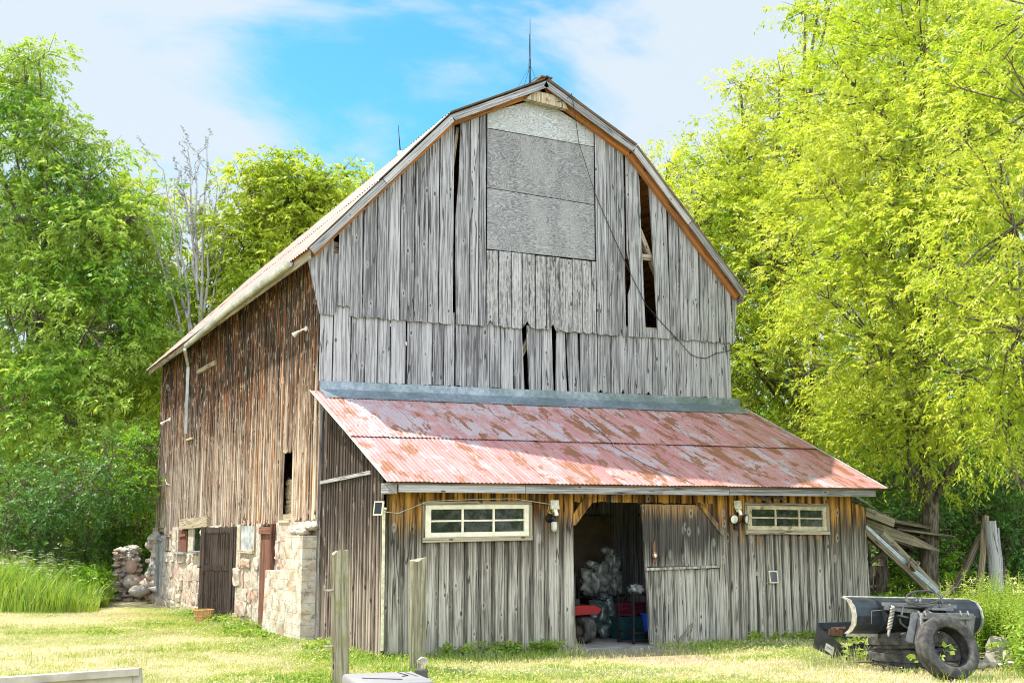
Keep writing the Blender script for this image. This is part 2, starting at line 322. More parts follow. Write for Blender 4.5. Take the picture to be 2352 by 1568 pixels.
# ------------------------------------------------------------------ mesh helpers
class MB:
    def __init__(s): s.v=[]; s.f=[]; s.uv=[]; s.r=[]; s.mi=[]; s.sm=[]
    def add(s,vs,fs,uvs=None,r=0.5,mi=0,sm=False):
        b=len(s.v); s.v+= [tuple(p) for p in vs]
        for i,f in enumerate(fs):
            s.f.append([b+k for k in f]); s.r.append(r); s.mi.append(mi); s.sm.append(sm)
            if uvs is not None: s.uv.append(uvs[i] if len(uvs)==len(fs) and isinstance(uvs[i],list) else [uvs[k] for k in f])
            else: s.uv.append([(vs[k][0]+vs[k][1],vs[k][2]) for k in f])
        return s
    def warp(s,fn):
        s.v=[tuple(fn(*q)) for q in s.v]; return s
    def hexa(s,p,r=None,mi=0,axis=None):
        # p: 8 points, bottom ring 0-3, top ring 4-7; uv runs along the longest edge
        p=[Vector(q) for q in p]; r=random.random() if r is None else r
        ex=[(p[1]-p[0]).length,(p[3]-p[0]).length,(p[4]-p[0]).length]; L=ex.index(max(ex)) if axis is None else axis
        o=random.random()*3
        loc=[(i in(1,2,5,6),i in(2,3,6,7),i>3) for i in range(8)]
        def uv(k,face):
            c=[loc[k][a]*ex[a] for a in range(3)]; v=c[L]; oth=[c[a] for a in range(3) if a!=L]; return (o+oth[0]+oth[1]*1.3,v+o)
        fs=[(0,3,2,1),(4,5,6,7),(0,1,5,4),(1,2,6,5),(2,3,7,6),(3,0,4,7)]
        s.add(p,fs,[[uv(k,f) for k in f] for f in fs],r,mi); return s
    def box(s,c,d,r=None,mi=0,rot=None,axis=None):
        c=Vector(c); h=[x/2 for x in d]
        pts=[Vector((a*h[0],b*h[1],e*h[2])) for e in(-1,1) for a,b in((-1,-1),(1,-1),(1,1),(-1,1))]
        if rot is not None: pts=[rot@q for q in pts]
        return s.hexa([c+q for q in pts],r,mi,axis)
    def beam(s,a,b,wd,th,up=(0,0,1),r=None,mi=0,w2=None,t2=None):
        a=Vector(a); b=Vector(b); d=(b-a).normalized(); u=Vector(up); x=d.cross(u)
        if x.length<1e-4: x=d.cross(Vector((1,0,0)))
        x.normalize(); y=x.cross(d).normalized(); w2=w2 or wd; t2=t2 or th
        q=lambda c,w_,t_:[c-x*w_/2-y*t_/2,c+x*w_/2-y*t_/2,c+x*w_/2+y*t_/2,c-x*w_/2+y*t_/2]
        return s.hexa(q(a,wd,th)+q(b,w2,t2),r,mi,2)
    def tube(s,pts,rr,seg=8,r=None,mi=0,sm=True,cap=True,wob=0.0):
        pts=[Vector(p) for p in pts]; n=len(pts); r=random.random() if r is None else r
        if not isinstance(rr,(list,tuple)): rr=[rr]*n
        vs=[];uv=[]; L=0; up=Vector((.13,.21,1)).normalized()
        for i,p in enumerate(pts):
            t=(pts[min(i+1,n-1)]-pts[max(i-1,0)]).normalized()
            if i: L+=(p-pts[i-1]).length
            x=t.cross(up)
            if x.length<.05: x=t.cross(Vector((1,0,0)))
            x.normalize(); y=t.cross(x).normalized()
            if i and x.dot(px_)<0: x=-x;y=-y
            px_=x
            for k in range(seg):
                a=2*math.pi*k/seg; q=rr[i]*(1+wob*mnoise.noise(Vector((k*1.3,i*.35,r*50))))
                vs.append(p+(x*math.cos(a)+y*math.sin(a))*q); 
        fs=[];uvs=[]
        acc=[0]
        for i in range(1,n): acc.append(acc[-1]+(pts[i]-pts[i-1]).length)
        for i in range(n-1):
            for k in range(seg):
                k2=(k+1)%seg; fs.append((i*seg+k,i*seg+k2,(i+1)*seg+k2,(i+1)*seg+k))
                c=2*math.pi*max(rr)/seg; uvs.append([(k*c,acc[i]),((k+1)*c,acc[i]),((k+1)*c,acc[i+1]),(k*c,acc[i+1])])
        s.add(vs,fs,uvs,r,mi,sm)
        if cap:
            b=vs[:seg]; s.add(b,[tuple(range(seg))[::-1]],[[(q.x*.2,q.y) for q in b][::-1]],r,mi)
            b=vs[-seg:]; s.add(b,[tuple(range(seg))],[[(q.x*.2,q.y) for q in b]],r,mi)
        return s
    def lathe(s,prof,o,ax,seg=32,r=.5,mi=0,sm=True,mod=None,closed=False):
        o=Vector(o); ax=Vector(ax).normalized(); x=ax.orthogonal().normalized(); y=ax.cross(x); n=len(prof); vs=[]
        for k in range(seg):
            a=2*math.pi*k/seg
            for j,(h,q) in enumerate(prof):
                if mod: q+=mod(k,j)
                vs.append(o+ax*h+(x*math.cos(a)+y*math.sin(a))*q)
        fs=[(k*n+j,((k+1)%seg)*n+j,((k+1)%seg)*n+(j+1)%n,k*n+(j+1)%n) for k in range(seg) for j in range(n if closed else n-1)]
        s.add(vs,fs,[[(k/seg,j/n)]*4 for k in range(seg) for j in range(n if closed else n-1)],r,mi,sm); return s
    def prism(s,out,Mp,n0,n1,r=None,mi=0,back=False):
        r=random.random() if r is None else r; k=len(out)
        vs=[Mp(a,b,n1) for a,b in out]+[Mp(a,b,n0) for a,b in out]
        fs=[tuple(range(k))]; uvs=[list(out)]
        for i in range(k):
            j=(i+1)%k; fs.append((i,i+k,j+k,j)); a,b=out[i],out[j]; uvs.append([a,(a[0]+.02,a[1]),(b[0]+.02,b[1]),b])
        if back: fs.append(tuple(range(2*k-1,k-1,-1))); uvs.append(list(out)[::-1])
        s.add(vs,fs,uvs,r,mi); return s
    def blob(s,c,d,seed=0,amp=.25,sub=2,r=None,mi=0,sm=True,freq=1.3,flat=None):
        import bmesh
        bm=bmesh.new(); bmesh.ops.create_icosphere(bm,subdivisions=sub,radius=1.0)
        vs=[]
        for v in bm.verts:
            p=v.co.copy(); k=1+amp*mnoise.noise(p*freq+Vector((seed*3.1,seed*1.7,0)))+amp*.4*mnoise.noise(p*freq*2.7+Vector((seed,0,5)))
            q=Vector((p.x*d[0]*k/2,p.y*d[1]*k/2,p.z*d[2]*k/2))+Vector(c)
            vs.append(q)
        fs=[tuple(v.index for v in f.verts) for f in bm.faces]; bm.free()
        s.add(vs,fs,None,random.random() if r is None else r,mi,sm); return s
WL={}
def tagit(o,label=None,cat=None,group=None,kind=None):
    if label: o['label']=label
    if cat: o['category']=cat
    if group: o['group']=group
    if kind: o['kind']=kind
    return o
def thing(name,label,cat,loc=(0,0,0),group=None):
    o=bpy.data.objects.new(name,None); sc.collection.objects.link(o); o.location=loc; o.empty_display_size=.2
    WL[o.name]=Vector(loc); return tagit(o,label,cat,group)
def finish(o,me,mats,parent,origin):
    for mm in (mats if isinstance(mats,(list,tuple)) else [mats]): me.materials.append(M[mm] if isinstance(mm,str) else mm)
    sc.collection.objects.link(o)
    if parent is not None: o.parent=parent; o.location=origin-WL[parent.name]
    else: o.location=origin
    WL[o.name]=origin
def obj(name,mb,mats,parent=None,label=None,cat=None,group=None,kind=None,origin=None):
    org=Vector(origin) if origin is not None else (WL[parent.name] if parent is not None else Vector((0,0,0)))
    me=bpy.data.meshes.new(name); me.from_pydata([(p[0]-org.x,p[1]-org.y,p[2]-org.z) for p in mb.v],[],mb.f)
    uvl=me.uv_layers.new(name='UVMap'); flat=[c for u in mb.uv for q in u for c in q]; uvl.data.foreach_set('uv',flat)
    a=me.attributes.new('rnd','FLOAT','FACE'); a.data.foreach_set('value',mb.r)
    me.polygons.foreach_set('material_index',mb.mi); me.polygons.foreach_set('use_smooth',mb.sm); me.update()
    o=bpy.data.objects.new(name,me); finish(o,me,mats,parent,org); return tagit(o,label,cat,group,kind)
def npmesh(name,V,r,mats,parent=None,origin=(0,0,0),k=4,nrm=None,**kw):
    # V: (n,k,3) world verts of n k-gons; r: (n,)
    org=Vector(origin); n=V.shape[0]; me=bpy.data.meshes.new(name)
    me.vertices.add(n*k); me.vertices.foreach_set('co',(V.reshape(-1,3)-np.array(org)).astype(np.float32).ravel())
    me.loops.add(n*k); me.loops.foreach_set('vertex_index',np.arange(n*k,dtype=np.int32))
    me.polygons.add(n); me.polygons.foreach_set('loop_start',np.arange(0,n*k,k,dtype=np.int32))
    me.update(calc_edges=True)
    a=me.attributes.new('rnd','FLOAT','FACE'); a.data.foreach_set('value',r.astype(np.float32))
    o=bpy.data.objects.new(name,me); finish(o,me,mats,parent,org); return tagit(o,**kw)
def single(name,label,cat,mb,mats,origin,group=None): return obj(name,mb,mats,None,label,cat,group,None,origin)
def rnd(a,b): return random.uniform(a,b)
def gcopy(root,loc,rotz=0,scale=1,label=None):
    r=root.copy(); sc.collection.objects.link(r); r.location=loc; r.rotation_euler=(0,0,rotz); r.scale=(scale,)*3
    if label: r['label']=label
    for ch in list(root.children):
        c=ch.copy(); sc.collection.objects.link(c); c.parent=r
        for gch in list(ch.children):
            d=gch.copy(); sc.collection.objects.link(d); d.parent=c
    return r

# ------------------------------------------------------------------ ground
mb=MB(); S=60
nx,ny=90,90; xs=np.concatenate([[-600],np.linspace(-40,60,nx),[600]]); ys=np.concatenate([[-200],np.linspace(-30,60,ny),[900]])
vs=[];fs=[]
for j,y in enumerate(ys):
    for i,x in enumerate(xs):
        h=.05*mnoise.noise(Vector((x*.35,y*.35,1))) - .04
        if -.6<x<10.3 and -4.2<y<18: h=-.06
        vs.append((x,y,h))
W_=len(xs)
for j in range(len(ys)-1):
    for i in range(W_-1): fs.append((j*W_+i,j*W_+i+1,(j+1)*W_+i+1,(j+1)*W_+i))
mb.add(vs,fs,None,.5,0,True); obj('ground',mb,'ground',kind='structure',label='mown lawn with straw coloured dry patches')

# ------------------------------------------------------------------ barn
XL,XR,YB=0.0,9.0,16.3
RP=[(-.48,7.03),(2.31,10.0),(4.42,11.05),(6.55,9.94),(9.28,7.04)]     # roof profile (outer)
def rz(x):
    for (a,za),(b,zb) in zip(RP,RP[1:]):
        if x<=b: return za+(zb-za)*(x-a)/(b-a)
    return RP[-1][1]
barn=thing('barn','tall weathered grey and brown wooden barn with gambrel roof and boarded gable','barn',(4.5,8,0))
MG=lambda s,z,n:(s,-n,z)       # gable plane map
MS=lambda s,z,n:(-n,s,z)       # side wall map (s = y)
ML=lambda s,z,n:(s,-3.2-n,z)   # lean-to front
def board(mb,Mp,sb0,sb1,st0,st1,z0,zt0,zt1,n0=0.0,th=.025,ragged=.02,extra=None,split=False,flip=False,r=None):
    k=random.choice([3,4,5]); out=[]
    for i in range(k+1):
        t=i/k; out.append((sb0+(sb1-sb0)*t,z0+rnd(-ragged,ragged)*(0.4 if i in(0,k) else 1)))
    if split:   # small notch rotted out of the lower end
        t=rnd(.3,.7); j=max(1,min(k-1,int(t*k))); out[j]=(out[j][0],out[j][1]+rnd(.06,.16))
    out.append((st1,zt1))
    if extra: out+=extra
    out.append((st0,zt0))
    n=n0+rnd(0,.009)
    if flip: out=out[::-1]
    mb.prism(out,Mp,n,n+th,rnd(0,1) if r is None else r)
def top_g(x): return rz(x)-.17
def gboards(mb,x0,x1,zf,topf,wmin,wmax,n0,gap=(.014,.026),skip=None,rag=.025,split=.2):
    x=x0
    while x<x1-.02:
        w_=min(rnd(wmin,wmax),x1-x)
        if x1-(x+w_)<.08: w_=x1-x
        a,b=x,x+w_-rnd(*gap); j=rnd(-.012,.012)
        ex=[]
        if topf is top_g:
            for bx,bz in RP[1:-1]:
                if a<bx<b: ex.append((bx,bz-.17))
        if not(skip and skip((a+b)/2)):
            board(mb,MG,a,b,a+j*.3,b+j*.3,zf((a+b)/2),topf(a),topf(b),n0,ragged=rag,extra=ex,split=random.random()<split)
        x+=w_
zl=lambda x:5.87+.011*x
up=MB()
# left wing boards hanging past the corner under the eave
up.prism([(-.17,5.88),(.10,5.87),(.06,7.33),(-.08,7.24),(-.20,7.12),(-.43,6.90)],MG,.04,.065)
up.prism([(.10,5.87),(.15,5.95),(.165,7.05),(.07,7.05)],MG,.02,.045)
board(up,MG,.16,.40,.17,.40,6.06,top_g(.17),top_g(.40),.045)
gboards(up,.41,2.50,zl,top_g,.22,.31,.045)
up.prism([(2.56,5.9),(2.83,5.9),(2.82,top_g(2.82)),(2.62,top_g(2.62)),(2.60,8.9),(2.53,8.0),(2.53,7.0)],MG,.045,.07)
gboards(up,2.845,3.20,zl,top_g,.19,.25,.045)
gboards(up,5.69,6.40,zl,top_g,.20,.30,.045)
# boards beside the long dark openings
up.prism([(6.445,5.93),(6.86,5.94),(6.76,9.30),(6.72,top_g(6.72)),(6.43,top_g(6.43)),(6.43,7.75),(6.52,7.3),(6.52,7.05),(6.445,6.8)],MG,.045,.07)
up.prism([(6.885,5.95),(7.14,5.95),(7.135,6.13),(6.875,6.13)],MG,.03,.055)
up.prism([(7.16,5.95),(7.47,5.95),(7.42,top_g(7.42)),(6.99,top_g(6.99)),(7.06,8.06)],MG,.045,.07)
gboards(up,7.48,9.06,zl,top_g,.17,.31,.045)
up.prism([(9.075,5.96),(9.10,5.96),(9.23,7.0),(9.09,7.02)],MG,.035,.06)
obj('upper_siding',up,'gable',barn)
pp=MB(); gboards(pp,3.205,5.68,lambda x:5.88+.012*x,lambda x:7.43+rnd(-.01,.01),.19,.31,.05,rag=.03); obj('painted_siding',pp,'gable_paint',barn,label='paint-flecked boards below the plywood')
lo=MB()
low=lambda x:4.66+.012*x
gboards(lo,-.14,1.55,low,lambda x:6.13,.24,.36,.0)
gboards(lo,1.57,2.55,low,lambda x:6.13,.2,.34,.0,gap=(.010,.026))
gboards(lo,2.57,3.82,low,lambda x:6.13,.2,.34,.0,gap=(.010,.022))
lo.prism([(3.84,4.70),(4.05,4.70),(3.99,6.0),(3.80,6.0)],MG,.0,.025)
lo.prism([(4.16,4.70),(4.42,4.71),(4.42,6.0),(4.10,6.0)],MG,.0,.025)
lo.prism([(4.45,4.71),(4.70,4.71),(4.66,6.0),(4.43,6.0)],MG,.0,.025)
lo.prism([(4.75,4.72),(5.00,4.72),(4.96,6.0),(4.78,6.0)],MG,.0,.025)
lo.prism([(5.06,4.72),(5.30,4.72),(5.26,6.0),(4.99,6.0)],MG,.0,.025)
gboards(lo,5.32,9.03,low,lambda x:6.13,.2,.34,.0,gap=(.010,.022))
lo.prism([(x_,z_) for x_,z_ in ((-.1,-.05),(9.0,-.05),(9.0,4.70),(-.1,4.60))],MG,-.03,-.01)   # plain inner boarding behind the shed
obj('lower_siding',lo,'gable',barn)
# sheathing behind, leaving the gaps dark
for nm,(a,c_,zz0) in dict(x=(3.2,3.22,9.9)).items(): pass
pl=MB()
topb=[(5.67,9.93),(5.67,top_g(5.67)-.01),(4.42,top_g(4.42)-.12),(3.22,top_g(3.22)-.01),(3.22,9.94)]
pl.prism([(3.22,7.46),(5.67,7.47),(5.67,8.64),(3.22,8.70)],MG,.03,.045,.15,back=True)
pl.prism([(3.22,8.716),(5.67,8.656),(5.67,9.892),(3.22,9.932)],MG,.03,.045,.0,back=True)
pl.prism([(3.22,9.95)]+[(5.67,9.906)]+topb[1:4],MG,.03,.045,.9,back=True)
obj('plywood_panel',pl,'ply',barn,label='three swirling-grained plywood sheets boarding up the hay door')
# dark framing visible through the gaps
for a_,b_,w_,t_ in (((6.4,.14,9.25),(7.5,.14,6.9),.10,.10),((6.5,.10,7.68),(7.4,.10,7.70),.10,.12),((6.4,.10,6.10),(7.6,.10,6.12),.12,.14),((2.3,.10,5.93),(3.3,.10,5.95),.08,.16),((2.45,.10,8.6),(2.62,.10,9.9),.08,.06),((.0,.12,7.2),(.25,.12,7.15),.1,.25),((3.7,.12,4.8),(4.3,.12,5.9),.1,.1)):
    fr=MB(); fr.beam(a_,b_,w_,t_); obj('frame_timber',fr,'beam',barn)
# roof: corrugated sheets over a plank deck
def corr(mb,c00,c10,c01,c11,pitch,amp,seg,rows,sheet=.7,lift=0,r0=0,v0=0):
    c00,c10,c01,c11=map(Vector,(c00,c10,c01,c11)); W=((c10-c00).length+(c11-c01).length)/2; Ls=((c01-c00).length+(c11-c10).length)/2
    n=(c10-c00).cross(c01-c00).normalized(); n=n if n.z>0 else -n
    cols=int(W/pitch*seg); vs=[];
    for j in range(rows+1):
        t=j/rows
        for i in range(cols+1):
            s_=i/cols; p=c00*(1-s_)*(1-t)+c10*s_*(1-t)+c01*(1-s_)*t+c11*s_*t
            u=s_*W; k=int(u/sheet)
            h=amp*math.cos(2*math.pi*u/pitch)+lift+.012*mnoise.noise(Vector((u*.9,t*3+v0,r0)))+(.006*((u/sheet)%1) )
            vs.append(p+n*h)
    fs=[];uvs=[];rs=[]
    for j in range(rows):
        for i in range(cols):
            u0,u1=i/cols*W,(i+1)/cols*W
            fs.append((j*(cols+1)+i,j*(cols+1)+i+1,(j+1)*(cols+1)+i+1,(j+1)*(cols+1)+i)); a,b=v0+j/rows*Ls,v0+(j+1)/rows*Ls
            uvs.append([(u0,a),(u1,a),(u1,b),(u0,b)]); k=int((u0+u1)/2/sheet); rs.append(math.modf(abs(math.sin(k*12.9898+r0*78.233))*43758.5)[0])
    mb.add(vs,fs,uvs,0,0,True); mb.r[-len(fs):]=rs
rf=MB(); Y0,Y1=-.34,16.25
for i,((x0,z0),(x1,z1)) in enumerate(zip(RP,RP[1:])):
    q=lambda x,y,z:(x,y,z+.02)
    L_=math.hypot(x1-x0,z1-z0)
    if i<2: e0,e1=(x0,z0),(x1,z1)
    else: e0,e1=(x1,z1),(x0,z0)
    # eave side first
    if i in(0,3):
        m_=(e0[0]*.52+e1[0]*.48,e0[1]*.52+e1[1]*.48); d=(e0[0]-e1[0],e0[1]-e1[1]); l=math.hypot(*d); ex=(e0[0]+d[0]/l*.05,e0[1]+d[1]/l*.05)
        corr(rf,q(ex[0],Y0,ex[1]),q(ex[0],Y1,ex[1]),q(m_[0],Y0,m_[1]),q(m_[0],Y1,m_[1]),.14,.014,6,4,.7,.0,i*3+1)
        corr(rf,q(m_[0]+.0,Y0,m_[1]),q(m_[0],Y1,m_[1]),q(e1[0],Y0,e1[1]),q(e1[0],Y1,e1[1]),.14,.014,6,4,.7,.018,i*3+2)
    else: corr(rf,q(e0[0],Y0,e0[1]),q(e0[0],Y1,e0[1]),q(e1[0],Y0,e1[1]),q(e1[0],Y1,e1[1]),.14,.014,6,4,.7,.03,i*3+1)
SAG=lambda x,y,z:(x,y,z-max(0,y)*(.014+.009*min(1,max(0,(z-7.0)/2.5))))
rf.warp(SAG); roof=obj('roof',rf,'oldroof',barn)
rc=MB(); rc.beam((4.42,Y0,11.12),(4.42,Y1,11.12),.26,.03,r=.5); rc.warp(SAG); obj('ridge_cap',rc,'rustmetal',roof)
dk=MB()
for (x0,z0),(x1,z1) in zip(RP,RP[1:]):
    dx,dz=x1-x0,z1-z0; l=math.hypot(dx,dz); nx_,nz_=-dz/l,dx/l
    nb=int(l/.2)
    for k in range(nb):
        a,b=k/nb,(k+1)/nb-.004; o=.018; t=.028
        P_=lambda f,o_:(x0+dx*f-nx_*o_,z0+dz*f-nz_*o_)
        (ax,az),(bx,bz),(cx_,cz),(ex,ez)=P_(a,o+t),P_(b,o+t),P_(b,o),P_(a,o)
        dk.hexa([(ax,-.28,az),(bx,-.28,bz),(bx,16.2,bz),(ax,16.2,az),(ex,-.28,ez),(cx_,-.28,cz),(cx_,16.2,cz),(ex,16.2,ez)],None,0,1)
dk.warp(SAG); obj('soffit_deck',dk,'soffit',barn)
# rake boards along the gable edge
rk=MB(); sf=MB()
for i,((x0,z0),(x1,z1)) in enumerate(zip(RP,RP[1:])):
    dx,dz=x1-x0,z1-z0; l=math.hypot(dx,dz); nx_,nz_=-dz/l,dx/l
    def pt(f,o): return (x0+dx*f-nx_*o,z0+dz*f-nz_*o)
    cuts=[0,.5,1] if i in(0,3) else [0,1]
    for f0,f1 in zip(cuts,cuts[1:]):
        w_=.135 if i<3 else .125
        a,b,c_,d=pt(f0+.002,.0),pt(f1-.002,.0),pt(f1-.002,w_),pt(f0+.002,w_)
        rk.hexa([(d[0],-.315,d[1]),(c_[0],-.315,c_[1]),(c_[0],-.285,c_[1]),(d[0],-.285,d[1]),(a[0],-.315,a[1]),(b[0],-.315,b[1]),(b[0],-.285,b[1]),(a[0],-.285,a[1])],None,0,0)
    # rafter tight under the deck just in front of the wall
    a,b,c_,d=pt(.01,.05),pt(.99,.05),pt(.99,.19),pt(.01,.19)
    sf.hexa([(d[0],-.17,d[1]),(c_[0],-.17,c_[1]),(c_[0],-.075,c_[1]),(d[0],-.075,d[1]),(a[0],-.17,a[1]),(b[0],-.17,b[1]),(b[0],-.075,b[1]),(a[0],-.075,a[1])],None,0,0)
obj('rake_trim',rk,'trim',barn); obj('rake_rafter',sf,'soffit',barn)
bm_=MB(); bm_.prism([(3.98,10.62),(4.95,10.55),(4.90,10.68),(4.62,10.80),(4.2,10.82)],MG,.10,.24,back=True); bm_.tube([(4.48,-.23,10.69),(4.48,-.29,10.69)],.035,10,mi=0)
obj('hay_hood_beam',bm_,'beam',barn); 
# eave fascia, left side
ev=MB(); ev.beam((-.44,-.25,6.92),(-.44,9.7,6.80),.03,.15); ev.beam((-.44,9.72,6.79),(-.44,16.1,6.72),.03,.15); 
for k in range(28): y=.2+k*.58; ev.beam((-.42,y,6.93-.012*y),(.06,y,7.42-.014*y),.05,.10)
obj('eave_fascia',ev,'fascia',barn)
ev=MB(); ev.beam((9.24,-.25,6.92),(9.24,16.1,6.92),.03,.15); obj('eave_fascia',ev,'fascia',barn)
gt=MB(); 
prof=[(-.06,.055),(-.055,0),(-.03,-.035),(.03,-.035),(.05,0),(.055,.05)]
def gutter(y0,y1,z0,z1,n):
    for k in range(n):
        a,b=y0+(y1-y0)*k/n,y0+(y1-y0)*(k+1)/n-.004; za,zb=z0+(z1-z0)*k/n,z0+(z1-z0)*(k+1)/n
        vs=[(-.53+px__,a,za+pz__) for px__,pz__ in prof]+[(-.53+px__,b,zb+pz__) for px__,pz__ in prof]; m_=len(prof)
        gt.add(vs,[(i,i+1,i+1+m_,i+m_) for i in range(m_-1)],None,.5)
        gt.add(vs,[tuple(range(m_))],None,.5)
gutter(.75,6.0,6.93,6.87,3); gutter(6.0,10.3,6.86,6.68,2)
for y in (.9,2.6,4.4,6.2,8.0,9.8): gt.beam((-.60,y,6.96),(-.42,y,6.97),.02,.012)
obj('gutter',gt,'gutter',barn)
ds=MB(); ds.beam((-.50,10.6,6.66),(-.10,12.1,6.45),.075,.075); ds.beam((-.085,12.15,6.5),(-.07,12.2,4.6),.08,.09); 
obj('downspout',ds,'gutter',barn)
# side wall siding: boards with battens
sd=MB(); random.seed(21)
def side_bottom(y):
    if y<1.5: return 2.14
    if y<8.6: return 2.08
    if y<11.6: return 2.32
    if y<12.4: return 2.08
    if y<14.8: return 1.93
    return 2.1
y=.02
zt=7.28
def sb(y0,y1,z0,z1,n0=.0,th=.024): board(sd,MS,y0,y1,y0,y1,z0,z1,z1,n0,th,ragged=.03,flip=True)
while y<16.2:
    w_=rnd(.13,.26); y1=min(y+w_-rnd(.004,.012),16.22); z0=side_bottom(y)+rnd(-.05,.05)
    n0=rnd(0,.012)
    if y<2.60 and y1>1.95:
        a=max(y,1.95); 
        if y<1.93: sb(y,1.95,z0,3.5,n0)
        if y1>2.6: sb(2.6,y1,z0,3.5,n0)
        sb(y,y1,3.5,zt,n0)
    elif random.random()<.25:
        zz=rnd(3.2,5.6); sb(y,y1,z0,zz-.01,n0); sb(y,y1,zz,zt,n0+.006)
    else: sb(y,y1,z0,zt,n0)
    if not(1.85<y1<2.62) and random.random()<.88: sb(y1-.03,y1+rnd(.022,.04),z0+rnd(-.03,.08),zt,.022,.026)
    if random.random()<.5: k=rnd(.25,.7)*(y1-y)+y; sb(k,k+rnd(.02,.035),z0+rnd(0,.2),zt-.2,.022,.02) if not(1.9<k<2.65) else None
    y+=w_
obj('side_siding',sd,'side',barn)
dt=MB(); dt.beam((-.06,11.3,4.42),(-.06,12.0,4.42),.06,.05); obj('hay_door_sill',dt,'beam',barn)
dt=MB(); dt.beam((-.075,8.85,6.12),(-.075,10.9,6.12),.06,.11)
obj('hay_door_lintel',dt,'beam',barn)
# sill timber exposed above the stones
for a_,b_,w_,t_ in (((-.06,8.9,2.22),(-.06,12.2,2.18),.16,.26),((.06,-.0,2.18),(.06,8.9,2.18),.14,.2),((.06,12.2,2.1),(.06,16.2,2.1),.14,.2),((-.03,1.9,2.14),(-.03,2.65,2.14),.12,.05)):
    sl_=MB(); sl_.beam(a_,b_,w_,t_); obj('sill_beam',sl_,'beam',barn)
# stone foundation
fd=MB(); random.seed(5)
holes=[(4.45,5.75,1.55,2.1),(2.9,4.05,0,2.1),(13.5,14.5,1.45,2.1),(11.35,12.65,1.45,2.1),(9.75,10.7,1.5,2.1),(6.25,7.6,0,2.1),(14.65,15.9,.2,1.95)]
core=MB(); 
def inh(y,z): return any(a<y<b and c_<z<d for a,b,c_,d in holes)
ycuts=sorted(set([.0,16.5]+[a for h in holes for a in h[:2]])); 
for a,b in zip(ycuts,ycuts[1:]):
    zs=[0-.1]; m_=(a+b)/2; hz=[h for h in holes if h[0]<m_<h[1]]
    if not hz: seg=[(-.1,2.12)]
    else: seg=[(-.1,hz[0][2])] if hz[0][2]>0 else []
    for z0,z1 in seg: core.box((.125,m_,(z0+z1)/2),(.385,b-a+.002,z1-z0))
obj('foundation_mortar',core,'mortar',barn)
def rockbox(mb,c,d,mi=0,jit=.12,r=None):
    # rough block: subdivided box with jitter
    c=Vector(c); r=random.random() if r is None else r; n=3; vs={}; fs=[]; pts=[]
    sd_=random.random()*99
    def vid(i,j,k):
        if (i,j,k) in vs: return vs[(i,j,k)]
        p=Vector(((i/n-.5),(j/n-.5),(k/n-.5))); e=sum(abs(t)>.49 for t in p)
        q=p*(1-.06*max(0,e-1)); off=mnoise.noise_vector(p*2.4+Vector((sd_,0,0)))*jit*min(d)
        pts.append(Vector((q.x*d[0],q.y*d[1],q.z*d[2]))+off+c); vs[(i,j,k)]=len(pts)-1; return len(pts)-1
    for i in range(n):
        for j in range(n):
            fs+=[(vid(i,j,0),vid(i,j+1,0),vid(i+1,j+1,0),vid(i+1,j,0)),(vid(i,j,n),vid(i+1,j,n),vid(i+1,j+1,n),vid(i,j+1,n)),
                 (vid(i,0,j),vid(i+1,0,j),vid(i+1,0,j+1),vid(i,0,j+1)),(vid(i,n,j),vid(i,n,j+1),vid(i+1,n,j+1),vid(i+1,n,j)),
                 (vid(0,i,j),vid(0,i,j+1),vid(0,i+1,j+1),vid(0,i+1,j)),(vid(n,i,j),vid(n,i+1,j),vid(n,i+1,j+1),vid(n,i,j+1))]
    mb.add(pts,fs,None,r,mi,False)
z=-.05
while z<2.1:
    h=rnd(.22,.42); y=.1+rnd(0,.3)
    while y<16.4:
        l=rnd(.25,.8)*(.7 if random.random()<.3 else 1); 
        if not inh(y+l/2,z+h/2) and not inh(y+.04,z+h/2) and not inh(y+l-.04,z+h/2) and z+h/2<2.06:
            rockbox(fd,(-.02+rnd(-.03,.03),y+l/2,z+h/2),(.15,l-rnd(-.02,.03),h-rnd(-.03,.02)),jit=.27,r=min(1,max(0,rnd(0,1)-(.5 if y>12.5 else 0))))
        y+=l
    z+=h
obj('foundation_stone',fd,'granite',barn)
fl=MB()
for k in range(70):
    y=rnd(15.9,17.0); z=rnd(.7,1.95) if y>16.3 else rnd(0,1.95); fl.blob((rnd(-.12,.15)+(.15 if y>16.5 else 0),y,z),(.34,rnd(.25,.5),rnd(.14,.34)),k,.35,2)
obj('corner_rubble',fl,'fieldstone',barn)
# openings in the foundation
def shutter(y0,y1,z0,z1,mat,name,n=3,x=-.06):
    mb=MB(); w_=(y1-y0)/n
    for k in range(n): mb.box((x,y0+w_*(k+.5),(z0+z1)/2),(.035,w_-.008,z1-z0),axis=2)
    mb.box((x-.03,(y0+y1)/2,z1-.12),(.03,(y1-y0)*.8,.08),axis=1); return obj(name,mb,mat,barn)
shutter(13.52,14.48,1.47,2.02,'side','window_shutter'); shutter(11.5,12.5,1.47,2.02,'red_door','window_shutter')
shutter(14.7,15.85,.2,1.9,'trim','plank_door',3)
ws=MB(); ws.box((-.1,12.0,1.43),(.18,1.35,.05),axis=1); ws.box((-.1,10.2,1.47),(.18,1.0,.05),axis=1); obj('window_sill',ws,'trim',barn)
wn=MB(); wn.box((-.03,10.22,1.8),(.03,.86,.58)); o=obj('window_pane',wn,'glass',barn)
ps=MB()
n_=14
vs=[(-.06-.05*abs(mnoise.noise(Vector((i*.5,j*.35,2)))),4.5+1.22*i/n_,1.56+.52*j/8) for j in range(9) for i in range(n_+1)]
ps.add(vs,[(j*(n_+1)+i,(j+1)*(n_+1)+i,(j+1)*(n_+1)+i+1,j*(n_+1)+i+1) for j in range(8) for i in range(n_)],None,.5,0,True); obj('plastic_sheet',ps,'sheet',barn)
